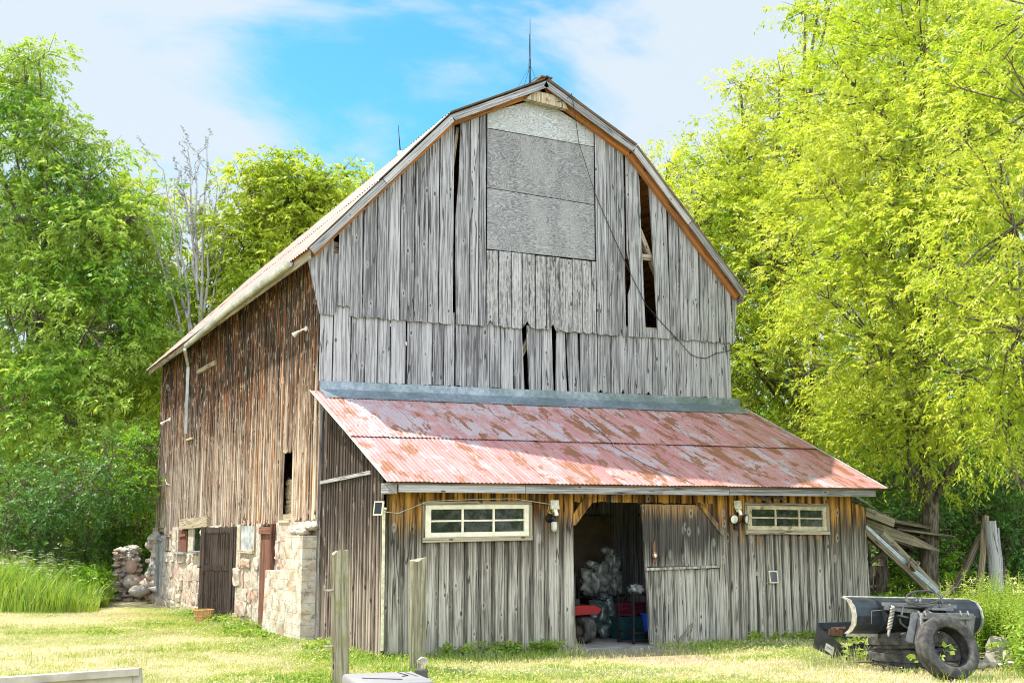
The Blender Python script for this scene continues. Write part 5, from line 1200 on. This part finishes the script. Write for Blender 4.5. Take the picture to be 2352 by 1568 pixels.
# ------------------------------------------------------------------ vegetation
def unit(v): return v/np.maximum(1e-6,np.linalg.norm(v,axis=-1,keepdims=True))
def leaves_from(roots,dirs,nl,length,ll,lw,rng,droop=.5,flat=.35,r0=None,rs=.28):
    """compound sprays: nl pointed leaflets down each twig. returns quads (n,4,3) and rnd"""
    n=len(roots); t=np.linspace(.1,1.0,nl)[None,:,None]
    L=(length*rng.uniform(.6,1.25,(n,1,1)))
    ax=roots[:,None,:]+dirs[:,None,:]*L*t+np.array([0,0,-1.])*(droop*L*t*t)
    tang=unit(dirs[:,None,:]+np.array([0,0,-1.])*2*droop*t)
    up=unit(rng.normal(0,.45,(n,1,3))+np.array([0,0,1.]))
    side=unit(np.cross(tang,up)); sgn=np.where(np.arange(nl)%2==0,1.,-1.)[None,:,None]
    ld=unit(side*sgn*.8+tang*.65+np.array([0,0,-1.])*flat+rng.normal(0,.22,(n,nl,3)))
    w=unit(np.cross(ld,up+rng.normal(0,.45,(n,nl,3))))
    s=rng.uniform(.7,1.25,(n,nl,1)); a=ax; tip=a+ld*ll*s; mid=a+ld*ll*s*.42
    V=np.stack([a,mid+w*lw*s*.5,tip,mid-w*lw*s*.5],axis=2).reshape(-1,4,3)
    rr=(r0[:,None] if r0 is not None else .5)+rng.normal(0,rs*.6,(n,nl)); return V,np.clip(rr.reshape(-1),0,1)
def crown(lobes,rng,puffs=52,sprays=15,nl=9,ll=.13,lw=.045,tw=.42,puff=(.45,.95),droop=.5,shell=.55):
    Vs=[];Rs=[];P=[]
    for (c,r) in lobes:
        r=np.array(r if hasattr(r,'__len__') else (r,r,r*.85)); c=np.array(c)
        n=int(puffs*(np.prod(r)**(1/3)/2.2)**2)+3
        d=unit(rng.normal(0,1,(n,3))); k=shell+(1-shell)*rng.uniform(0,1,(n,1))**.6
        k*=1+.12*np.sin(d[:,:1]*5+d[:,1:2]*4+c[0])
        pc=c+d*r*k; ps=rng.uniform(*puff,n)
        ns=sprays; dd=unit(rng.normal(0,1,(n,ns,3))); q=rng.uniform(.15,1,(n,ns,1))**.5
        rt=pc[:,None,:]+dd*q*ps[:,None,None]*np.array([1.15,1.15,.55])
        out=unit(dd*.8+d[:,None,:]*.7+rng.normal(0,.35,(n,ns,3))+np.array([0,0,.15]))
        r0=np.repeat(rng.uniform(.25,.75,(n,1)),ns,1)+rng.normal(0,.08,(n,ns))
        V,R=leaves_from(rt.reshape(-1,3),out.reshape(-1,3),nl,tw,ll,lw,rng,droop,.35,r0.reshape(-1)); Vs.append(V);Rs.append(R); P.append(pc)
    return np.concatenate(Vs),np.concatenate(Rs),P
def tree(name,lab,cat,base,lobes,leaf,seed,group=None,rt=.25,barkm='bark',twigs=True,trunk_to=None,**kw):
    rng=np.random.default_rng(seed); random.seed(seed); base=Vector(base)
    t=thing(name,lab,cat,tuple(base),group); V,R,P=crown(lobes,rng,**kw)
    npmesh('crown',V,R,leaf,t,tuple(base))
    mb=MB(); cs=[Vector(c) for c,_ in lobes]; ctr=sum(cs,Vector())/len(cs); tp=Vector(trunk_to) if trunk_to else Vector((ctr.x,ctr.y,ctr.z))
    pts=[base+(tp-base)*(k/7)+Vector((rnd(-.12,.12),rnd(-.12,.12),0))*(1 if 0<k<7 else 0) for k in range(8)]
    mb.tube(pts,[rt*(1.15-.135*k)*.8 for k in range(8)],12,wob=.18); obj('trunk',mb,barkm,t)
    lb=MB()
    for (c,r),pc in zip(lobes,P):
        c=Vector(c); j=min(6,max(2,int(7*min(.95,max(.1,(c.z-base.z)/(tp.z-base.z+.01)*.7))))); a=pts[j]; 
        mid=a+(c-a)*.5+Vector((rnd(-.4,.4),rnd(-.4,.4),rnd(-.1,.4))); lb.tube([a,mid,c],[rt*.26,rt*.17,rt*.09],7,cap=False)
        for q in pc[:16 if twigs else 6]:
            q=Vector(q); m2=c+(q-c)*.5+Vector((rnd(-.2,.2),rnd(-.2,.2),rnd(-.1,.2))); lb.tube([c,m2,q],[rt*.09,.018,.007],5,cap=False)
            for _ in range(2):
                e=q+Vector((rnd(-.6,.6),rnd(-.6,.6),rnd(-.2,.6))); lb.tube([m2+(q-m2)*.5,e],[.014,.005],4,cap=False)
    obj('limbs',lb,barkm,t); return t
def LB(items,k=1.0): return [(tuple(at(x,y,d*k)),r*k) for x,y,d,r in items]
def gbase(x,y,d): p=at(x,y,d); return (p.x,p.y,-.1)
# right-hand trees (pixel, distance, radius of each limb's foliage mass)
tree('ash_tree','tall yellow green ash tree rising right behind the barn gable','tree',gbase(1935,1000,33),LB([(1590,520,33,1.6),(1560,700,34,1.7),(1690,400,34,1.5),(1740,520,33,2.0),(1700,800,33,2.1),(1850,270,34,1.5),(1960,130,35,1.3),(2040,-10,35,1.5),(1850,25,33,.22),(1880,22,33,.22),(1905,15,33,.3),(1790,190,34,.6),(1700,200,34,.45),(1870,330,33,2.2),(1840,600,32,2.3),(1830,880,32,2.1),(1640,950,34,1.5),(1760,1010,33,1.5),(1610,430,35,1.0),(1735,300,35,.9),(1530,420,36,1.0),(1500,560,36,1.2)]),'leafR',101,'broadleaf trees around the barn',.36,ll=.125,lw=.046,sprays=24,tw=.33,droop=.25)
tree('ash_tree','broad yellow green ash tree filling the upper right','tree',gbase(2130,1060,28),LB([(2130,-70,29,2.2),(2020,230,28,1.9),(2120,120,28,2.4),(2060,380,27,2.3),(1960,560,28,2.0),(2220,330,27,2.3),(2150,620,26,2.2),(2010,780,27,1.9),(2200,860,26,1.7),(2290,60,29,2.4),(2080,960,27,1.3),(2150,1000,27.5,1.1),(2010,960,29,1.2),(1900,420,30,1.2)]),'leafR',102,'broadleaf trees around the barn',.25,ll=.115,lw=.042,sprays=25,tw=.30,droop=.25)
tree('ash_tree','nearest ash tree with drooping leaves at the right edge','tree',gbase(2420,1000,23),LB([(2330,520,23,1.9),(2340,760,22,1.6),(2380,250,23,2.0),(2460,600,23,2.0),(2440,900,23,1.5),(2300,960,23,.9),(2400,20,24,1.9)]),'leafR',103,'broadleaf trees around the barn',.2,ll=.105,lw=.036,sprays=25,tw=.28,droop=.35)
tree('ash_tree','shaded ash tree deep behind the right end of the shed','tree',gbase(1990,1180,36),LB([(1900,1000,38,2.2),(2040,1040,38,2.3),(2200,1080,36,2.2),(2330,1060,36,2.2),(1780,1120,40,2.2),(2100,900,40,2.6),(2280,900,40,2.6),(1900,780,42,3.0),(2100,600,42,3.2),(1800,500,44,3.2),(2300,560,42,3.2),(1700,700,46,3.2),(2080,340,44,3.0),(2300,250,44,3.4),(1720,1160,44,2.2)]),'leafL',104,'broadleaf trees around the barn',.45,ll=.2,lw=.08,sprays=12,puffs=46)
# left-hand trees
tree('ash_tree','tall green tree at the left edge with a ragged pointed top','tree',gbase(20,1150,50),LB([(60,190,40,1.3),(30,330,40,2.0),(110,330,39,1.3),(-20,520,40,2.4),(110,500,39,2.0),(200,420,39,1.5),(230,560,38,1.8),(60,720,38,2.4),(200,760,37,2.2),(300,500,38,1.2),(310,640,38,1.6),(20,950,37,2.3),(160,980,36,2.0),(-60,250,41,1.6),(90,140,40,.7)],1.22),'leafL',105,'broadleaf trees around the barn',.36,ll=.2,lw=.068,sprays=18,puffs=40)
tree('ash_tree','green tree beside the barn corner, left of the bare tree','tree',gbase(330,1180,50),LB([(330,470,43,1.2),(300,620,42,1.7),(350,720,43,1.5),(280,800,41,2.0),(360,880,42,1.6),(230,950,41,2.0),(330,1010,40,1.8),(350,1120,40,1.4),(400,830,44,1.3),(250,460,42,1.0)],1.18),'leafY',106,'broadleaf trees around the barn',.3,ll=.2,lw=.068,sprays=18,puffs=40)
tree('ash_tree','golden green tree rising over the barn roof right of the bare tree','tree',gbase(620,1150,46),LB([(660,440,46,1.2),(745,430,46,1.1),(690,540,47,1.8),(770,600,47,1.8),(830,500,48,.9),(530,540,46,1.1),(575,440,46,1.1),(560,560,46,1.8),(640,480,46,1.5),(700,470,46,1.4),(720,590,46,1.9),(610,660,46,2.2),(790,470,47,1.0),(800,540,47,1.3),(520,700,46,1.6),(840,440,48,.6),(480,800,46,1.6),(590,390,46,.5),(670,390,46,.7),(440,880,45,1.7)]),'leafY',107,'broadleaf trees around the barn',.28,ll=.2,lw=.07,sprays=18,puffs=46)
tree('ash_tree','dim background tree closing the gap at far left','tree',gbase(120,1180,55),LB([(0,800,56,3.4),(150,850,56,3.4),(300,900,56,3.2),(0,1050,55,3.0),(150,1080,55,3.0),(300,1100,55,3.0),(430,1000,58,3.0),(100,640,58,3.0),(-80,500,58,3),(430,760,60,2.6)]),'leafL',108,'broadleaf trees around the barn',.4,ll=.28,lw=.12,sprays=12,puffs=22)
# bare tree
t=thing('bare_tree','leafless grey tree with upright twigs left of the barn roof','tree',gbase(455,1150,45)); random.seed(8); B0=Vector(gbase(460,1150,45)); tr=MB(); lb=MB()
fork=at(462,700,45); tr.tube([B0,at(458,900,45),fork],[.17,.13,.09],10,wob=.1)
def stem(a,b,r0_,depth):
    a=Vector(a);b=Vector(b); n=7; pts=[a+(b-a)*(k/n)+Vector((rnd(-.08,.08),rnd(-.05,.05),0))*(1 if 0<k<n else 0) for k in range(n+1)]; lb.tube(pts,[r0_*(1-.85*k/n)+.005 for k in range(n+1)],5,cap=False)
    if depth:
        for k in range(2,n+1):
            for _ in range(1):
                L_=(b-a).length*rnd(.10,.22); d=(b-a).normalized(); s_=Vector((rnd(-1,1),rnd(-.6,.6),0)).normalized()
                stem(pts[k],pts[k]+(d*1.0+s_*rnd(.35,.8)).normalized()*L_,max(.008,r0_*(1-.8*k/n)*.45),depth-1)
for x,y,sx,sy in ((431,345,452,640),(475,342,462,700),(447,380,456,690),(400,440,445,780),(375,390,440,800),(500,420,468,720),(415,400,452,650),(360,560,440,860),(520,560,470,760)): stem(at(sx,sy,45),at(x,y,45),.06,2)
obj('trunk',tr,'palebark',t); obj('limbs',lb,'palebark',t)
# shrubs
def shrub(lab,x,d,top,items,leaf,seed,group,**kw):
    return tree('shrub',lab,'shrub',gbase(x,1150,d),LB(items),leaf,seed,group,.06,**kw)
gS='shrubs at the wood edge'
kw=dict(ll=.10,lw=.062,tw=.3,nl=7,sprays=15,puffs=60,puff=(.25,.5),droop=.25)
shrub('dark bluish green shrub in front of the left trees',200,43,0,[(170,1130,38,1.2),(240,1090,38,1.3),(190,1200,41,1.3),(280,1180,43,1.2),(110,1220,40,1.1),(225,1270,43,1.1)],'leafD',201,gS,**kw)
shrub('bright green shrub against the far corner of the barn',335,46,0,[(330,1130,38,.9),(345,1040,39,.9),(310,1210,43,.9),(345,1200,43,.8),(350,1270,43,.8),(290,1060,39,1.0)],'leafM',202,gS,**kw)
shrub('dark shrub filling the far left edge',20,40,0,[(20,1150,40,1.5),(90,1130,41,1.4),(-30,1220,39,1.2),(70,1210,39,1.0)],'leafD',203,gS,**kw)
shrub('low leafy shrub behind the ruined stone wall',240,47,0,[(250,1290,44,.8),(215,1320,42,.7),(335,1300,44,.8),(270,1230,44,.9)],'leafD',204,gS,**kw)
shrub('dense dark shrub behind the collapsed roof',2120,31,0,[(2050,1110,32,1.2),(2130,1150,31,1.3),(2080,1230,30,1.1),(2180,1240,30,1.2),(2020,1200,33,1.2),(2100,1300,30,.9)],'leafD',205,gS,**kw)
shrub('tangled dark shrub right of the leaning posts',2300,28,0,[(2230,1120,33,1.2),(2310,1150,32,1.2),(2350,1230,31,1.1),(2240,1220,32,1.1),(2300,1290,31,.9),(2380,1100,31,1.3)],'leafD',206,gS,**kw)
shrub('bright young shrub showing under the collapsed roof',2060,28,0,[(2040,1330,29,.6),(2080,1360,28,.55),(2110,1310,29,.6),(2000,1350,30,.6)],'leafM',207,gS,**kw)
shrub('dim shrub deep behind the shed end',1960,38,0,[(1960,1150,40,1.4),(1900,1120,42,1.6),(2000,1240,38,1.3),(2160,1330,33,1.1),(2250,1350,31,1.0)],'leafD',208,gS,**kw)
# far wood closing the horizon, seen only through gaps
rng=np.random.default_rng(5); lob=[]
for k in range(60):
    a=k/59; x=-900+4200*a; lob.append((tuple(at(x,1150+rng.uniform(-90,60),75)),rng.uniform(3.5,5.5)))
V,R,P=crown(lob,rng,puffs=20,sprays=9,nl=6,ll=.7,lw=.4,tw=1.2,puff=(.9,1.8))
npmesh('far_woods',V,R,'leafL',kind='stuff',label='distant wood closing the horizon behind the trees')
# goldenrod and tall weeds
def plantmesh(seed,h,n,ll,lw,style):
    rng=np.random.default_rng(seed); Vs=[];Rs=[]
    for k in range(n):
        x,y=rng.normal(0,.16,2); hh=h*rng.uniform(.65,1.1); lean=rng.normal(0,.10,2)*hh; m=int(hh/.032)
        z=np.linspace(.1,1,m)*hh; px=x+lean[0]*(z/hh)**2; py=y+lean[1]*(z/hh)**2; a=np.arange(m)*2.4+k
        root=np.stack([px,py,z],1); d=np.stack([np.cos(a),np.sin(a),np.full(m,.35)],1); s=(1.15-.75*z/hh)[:,None]*ll
        tip=root+d*s+np.array([0,0,-1.])*s*.15; w=np.stack([-np.sin(a),np.cos(a),np.zeros(m)],1)*lw*(1.1-.5*z/hh)[:,None]; mid=root+d*s*.45
        Vs.append(np.stack([root,mid+w/2,tip,mid-w/2],1)); Rs.append(np.clip(.25+.6*z/hh+rng.normal(0,.12,m),0,1))
        zz=np.linspace(0,1,6)*hh; st=np.stack([x+lean[0]*(zz/hh)**2,y+lean[1]*(zz/hh)**2,zz],1)
        for i in range(5): 
            o=np.array([.006,0,0]); Vs.append(np.stack([st[i]-o,st[i]+o,st[i+1]+o,st[i+1]-o])[None]); Rs.append(np.array([.4]))
    return np.concatenate(Vs),np.concatenate(Rs)
gW='goldenrod plants beside the posts'; protos=[]
for i in range(3):
    V,R=plantmesh(300+i,1.0,9,.13,.026,0); protos.append((V,R))
rng=np.random.default_rng(12); spots=[]
for px,py,n_ in ((2300,1455,0),):
    pass
for k in range(46):
    px=rng.uniform(2235,2420); d=rng.uniform(21,24.5) if px<2300 else (rng.uniform(21,24) if px<2345 else rng.uniform(18.3,23)); spots.append((px,d))
spots+= [(2215,21.5),(2190,22),(2160,23),(2130,24)]
side_=['leaning left','upright','leaning right']; first=[None]*3
for i,(px,d) in enumerate(spots):
    p=at(px,1237,d); k=i%3; V,R=protos[k]
    if first[k] is None:
        o=thing('goldenrod','leafy yellow green goldenrod clump among those at the right edge','weed',(p.x,p.y,-.03),gW); npmesh('foliage',V+np.array([p.x,p.y,-.03]),R,'weed',o,(p.x,p.y,-.03)); first[k]=o
    else: gcopy(first[k],(p.x,p.y,-.03),rng.uniform(0,6),rng.uniform(.8,1.25))
# white-flowered weeds and tall grass at left
V,R=plantmesh(320,1.2,6,.14,.03,0); fo=None; rng=np.random.default_rng(15)
def umbels(c,n,h):
    mb=MB()
    for k in range(n):
        x,y=rng.normal(0,.35,2); z=h*rng.uniform(.7,1.05)
        for j in range(26):
            a=rng.uniform(0,6.3); r=rng.uniform(0,.085); mb.add([(c[0]+x+r*math.cos(a)+dx,c[1]+y+r*math.sin(a)+dy,z+.02-r*.2+dz) for dx,dy,dz in ((-.014,0,0),(0,-.014,.004),(.014,0,0),(0,.014,.006))],[(0,1,2,3)],None,.5)
    return mb
for i in range(34):
    px=rng.uniform(-20,150); d=rng.uniform(35.5,40); p=at(px,1237,d)
    if fo is None:
        fo=thing('flowering_weed','white umbel flowered weed clump among those at the left edge','weed',(p.x,p.y,0),'white flowered weeds at the left edge'); npmesh('foliage',V+np.array([p.x,p.y,0]),R,'weed',fo,(p.x,p.y,0)); obj('flowers',umbels((p.x,p.y),9,1.35),'flower',fo)
    else: gcopy(fo,(p.x,p.y,0),rng.uniform(0,6),rng.uniform(.8,1.2))
def blades(xy,h,hr,w,rng,r,bend=.5,zb=0.0,hs=None):
    n=len(xy); a=rng.uniform(0,2*np.pi,n); H=h*(1+rng.uniform(-hr,hr,n)); dx,dy=np.cos(a),np.sin(a); wv=np.stack([-dy,dx,np.zeros(n)],1)*w/2; H=H if hs is None else H*hs; b=rng.uniform(.1,1,n)*bend*H
    base=np.stack([xy[:,0],xy[:,1],np.full(n,zb)],1); mid=base+np.stack([dx*b*.3,dy*b*.3,H*.6],1); tip=base+np.stack([dx*b,dy*b,H*(1-.15*bend)],1)
    return np.concatenate([np.stack([base-wv,base+wv,mid+wv*.75,mid-wv*.75],1),np.stack([mid-wv*.75,mid+wv*.75,tip+wv*.12,tip-wv*.12],1)]),np.concatenate([r,r])
rng=np.random.default_rng(31)
def patch(poly,n):
    # poly given as px range and distance range
    x0,x1,d0,d1=poly; px=rng.uniform(x0,x1,n); d=np.sqrt(rng.uniform(d0*d0,d1*d1,n)); dx=np.array([ray(q,1237) for q in (x0,x1)]); out=np.empty((n,2))
    R0=np.array(RGT)[:2]; F0=np.array(FWD)[:2]/math.cos(rad(PITCH)); fh=FPX*math.cos(rad(PITCH))+453*math.sin(rad(PITCH))
    v=R0[None]*(px-1176)[:,None]+F0[None]*fh; v/=np.linalg.norm(v,axis=1,keepdims=True); return np.array([CAM.x,CAM.y])[None]+v*d[:,None]
# tall grass bank, left
Q=np.concatenate([patch((-120,235,33,44),22000),patch((200,256,36,43),5000)])
edge=34.5+3.0*np.sin(np.arctan2(Q[:,0]-CAM.x,Q[:,1]-CAM.y)*40)*.4; Q=Q[np.hypot(Q[:,0]-CAM.x,Q[:,1]-CAM.y)>edge+rng.uniform(-1.2,.8,len(Q))]
hq=np.clip(.45+.9*np.clip((210-(np.arctan2(Q[:,0]-CAM.x,Q[:,1]-CAM.y)-np.arctan2(ray(0,1237).x,ray(0,1237).y))*2900)/200,0,1)+rng.normal(0,.15,len(Q)),.3,1.5)*(.6+.5*np.sin(Q[:,0]*1.7+Q[:,1]*.9)**2)
V,R=blades(Q,.80,.35,.022,rng,np.clip(rng.normal(.5,.28,len(Q)),0,1),.7,0.0,hq); npmesh('tall_grass',V,R,'weed',kind='stuff',label='tall unmown grass along the left wood edge')
P2=np.concatenate([patch((-120,235,35.5,43),7000),patch((60,262,37,43),3000)]); P2=P2[:9000]; dirs=unit(rng.normal(0,1,(9000,3))+np.array([0,0,.8])); root=np.concatenate([P2,rng.uniform(.05,1.05,(9000,1))*(.55+.45*np.sin(P2[:,:1]*1.3+P2[:,1:]*.7)**2)],1)
V,R=leaves_from(root,dirs,6,.35,.11,.05,rng,.4); npmesh('undergrowth',V,R,'leafM',kind='stuff',label='leafy undergrowth mixed in the tall grass at left')
P2=np.concatenate([patch((2345,2420,18.2,26),4000),patch((2150,2350,21.8,26),5000),patch((1990,2200,24,30),5000)]); n=len(P2); root=np.concatenate([P2,rng.uniform(.02,.6,(n,1))],1); dirs=unit(rng.normal(0,1,(n,3))+np.array([0,0,.8]))
V,R=leaves_from(root,dirs,6,.3,.10,.045,rng,.4); npmesh('undergrowth',V,R,'weed',kind='stuff',label='leafy undergrowth below the goldenrod at right')
# mown lawn blades
def vnoise(xy,s,seed):
    g_=np.random.default_rng(seed).uniform(0,1,(256,256)); p=xy*s+1000; i=np.floor(p).astype(int); f=p-i; f=f*f*(3-2*f); a=g_[i[:,0]%256,i[:,1]%256]; b=g_[(i[:,0]+1)%256,i[:,1]%256]; c=g_[i[:,0]%256,(i[:,1]+1)%256]; d=g_[(i[:,0]+1)%256,(i[:,1]+1)%256]
    return (a*(1-f[:,0])+b*f[:,0])*(1-f[:,1])+(c*(1-f[:,0])+d*f[:,0])*f[:,1]
def clear(Q):
    g0=np.random.default_rng(4).uniform(0,1,len(Q)); dd=np.hypot(Q[:,0]-4.0,(Q[:,1]+4.4)*.8); Q=Q[g0<np.clip((dd-.4)/1.3,.12,1)]
    x,y=Q[:,0],Q[:,1]; ins=(x>-.05)&(x<9.75)&(y>-3.25)&(y<17); ins|=(x>3.4)&(x<4.8)&(y>-3.68)&(y<-3.2); ins|=(x>-.36)&(x<0)&(y>.95)&(y<3.2); return Q[~ins]
def walldist(Q):
    x,y=Q[:,0],Q[:,1]; dx=np.maximum(np.maximum(-.05-x,x-9.75),0); dy=np.maximum(np.maximum(-3.25-y,y-17),0); return np.hypot(dx,dy)
N=330000; Q=clear(patch((-60,2420,14.2,34),N)); n=len(Q)
pn=.5*vnoise(Q,.5,1)+.32*vnoise(Q,1.9,2)+.18*vnoise(Q,6,3); wd=walldist(Q)
dry=np.clip((pn-.32)*4.0,0,1)*np.clip(wd/1.8-.2,0,1); r=np.clip(.10+dry*.80+rng.normal(0,.15,n),0,1)
h=.045+.05*np.exp(-wd/.35)+.025*(1-dry); V,R=blades(Q,1,.45,.010,rng,r,.9,-.025,h)
npmesh('lawn_grass',V,R,'grass',kind='stuff',label='short mown grass, green with straw coloured patches')
# broad clover-like leaves catching light
Q=clear(patch((-60,2420,14.2,32),60000)); wd=walldist(Q); pn=.6*vnoise(Q,.45,1)+.4*vnoise(Q,1.6,2); keep=rng.uniform(0,1,len(Q))<np.clip(.8-(pn-.30)*3.2+np.exp(-wd),.03,1); Q=Q[keep]; n=len(Q)
root=np.concatenate([Q,rng.uniform(.0,.05,(n,1))],1); dirs=unit(rng.normal(0,1,(n,3))*np.array([1,1,.3])+np.array([0,0,.5])); V,R=leaves_from(root,dirs,3,.03,.035,.022,rng,.1,.0); npmesh('clover',V,np.clip(R*.6+.1,0,1),'grass',kind='stuff',label='clover and broad leaf weeds in the lawn')
# longer tufts at walls and posts
tq=[]
for k in range(26): x=rng.uniform(-.1,9.6); tq.append((x,-3.35-abs(rng.normal(0,.12)),rng.uniform(.10,.22))) if not 3.3<x<4.9 else None
for k in range(26): y=rng.uniform(-3,8); tq.append((-.12-abs(rng.normal(0,.15)) -(.36 if .9<y<3.2 else 0),y,rng.uniform(.1,.26)))
for k in range(30): q=FY('m',rng.uniform(-20,1250),1000,-7.2); tq.append((q.x,rng.uniform(-7.6,-6.9),rng.uniform(.12,.28)))
for k in range(22): tq.append((rng.uniform(5.3,7.3),rng.uniform(-9.9,-9.3),rng.uniform(.08,.2)))
for p_ in (b1,b2): 
    for k in range(5): tq.append((p_.x+rng.normal(0,.12),p_.y+rng.normal(0,.12),rng.uniform(.12,.22)))
for k in range(60): q=patch((0,700,16,30),1)[0]; tq.append((q[0],q[1],rng.uniform(.06,.14)))
Vs=[];Rs=[]
for x,y,hh in tq:
    m=int(rng.uniform(14,34)); xy=np.array([x,y])+rng.normal(0,.10,(m,2)); V,R=blades(xy,hh,.5,.007,rng,np.clip(rng.normal(.2,.15,m),0,.7),.55,-.03); Vs.append(V);Rs.append(R)
npmesh('grass_tufts',np.concatenate(Vs),np.concatenate(Rs),'grass',kind='stuff',label='longer green grass tufts along walls, posts and machinery')
# broadleaf weeds along the foot of the shed
Vs=[];Rs=[]
for k in range(34):
    x=rng.choice([rng.uniform(.3,3.2),rng.uniform(6.3,9.6),rng.uniform(1.6,3.2)]); y=-3.4-abs(rng.normal(0,.1)); m=14; rt=np.tile([x,y,0],(m,1))+rng.normal(0,.05,(m,3)); rt[:,2]=rng.uniform(0,.12,m)
    V,R=leaves_from(rt,unit(rng.normal(0,1,(m,3))+np.array([0,0,.9])),4,.1,.075,.045,rng,.2); Vs.append(V);Rs.append(np.clip(R*.5,0,1))
for k in range(30):
    y=rng.uniform(-3,9); x=-.2-abs(rng.normal(0,.2))-(.36 if .9<y<3.2 else 0); m=12; rt=np.tile([x,y,0],(m,1))+rng.normal(0,.06,(m,3)); rt[:,2]=rng.uniform(0,.1,m)
    V,R=leaves_from(rt,unit(rng.normal(0,1,(m,3))+np.array([0,0,.9])),4,.1,.08,.05,rng,.2); Vs.append(V);Rs.append(R)
for (x,y,m) in ((5.9,-8.85,7),(8.3,-6.9,40),(7.45,-8.5,10),(6.0,-7.05,14),(6.35,-7.1,14),(8.9,-7.6,40)):
    rt=np.tile([x,y,0],(m,1))+rng.normal(0,.12,(m,3)); rt[:,2]=rng.uniform(0,.3,m); V,R=leaves_from(rt,unit(rng.normal(0,1,(m,3))+np.array([0,0,.9])),4,.12,.10,.07,rng,.2); Vs.append(V);Rs.append(R)
npmesh('broadleaf_weeds',np.concatenate(Vs),np.concatenate(Rs),'weed',kind='stuff',label='broad leaved weeds at the foot of the shed and barn walls')

# woods behind the photographer, seen reflected in the panes
rng=np.random.default_rng(6); lob=[((x_,-62+rng.uniform(-3,3),rng.uniform(3,9)),rng.uniform(3.5,5)) for x_ in np.linspace(-70,90,34)]
V,R,P=crown(lob,rng,puffs=8,sprays=8,nl=6,ll=.9,lw=.5,tw=1.2,puff=(.9,1.8)); npmesh('woods',V,R,'leafL',kind='stuff',label='wood on the far side of the yard, reflected in the window panes')
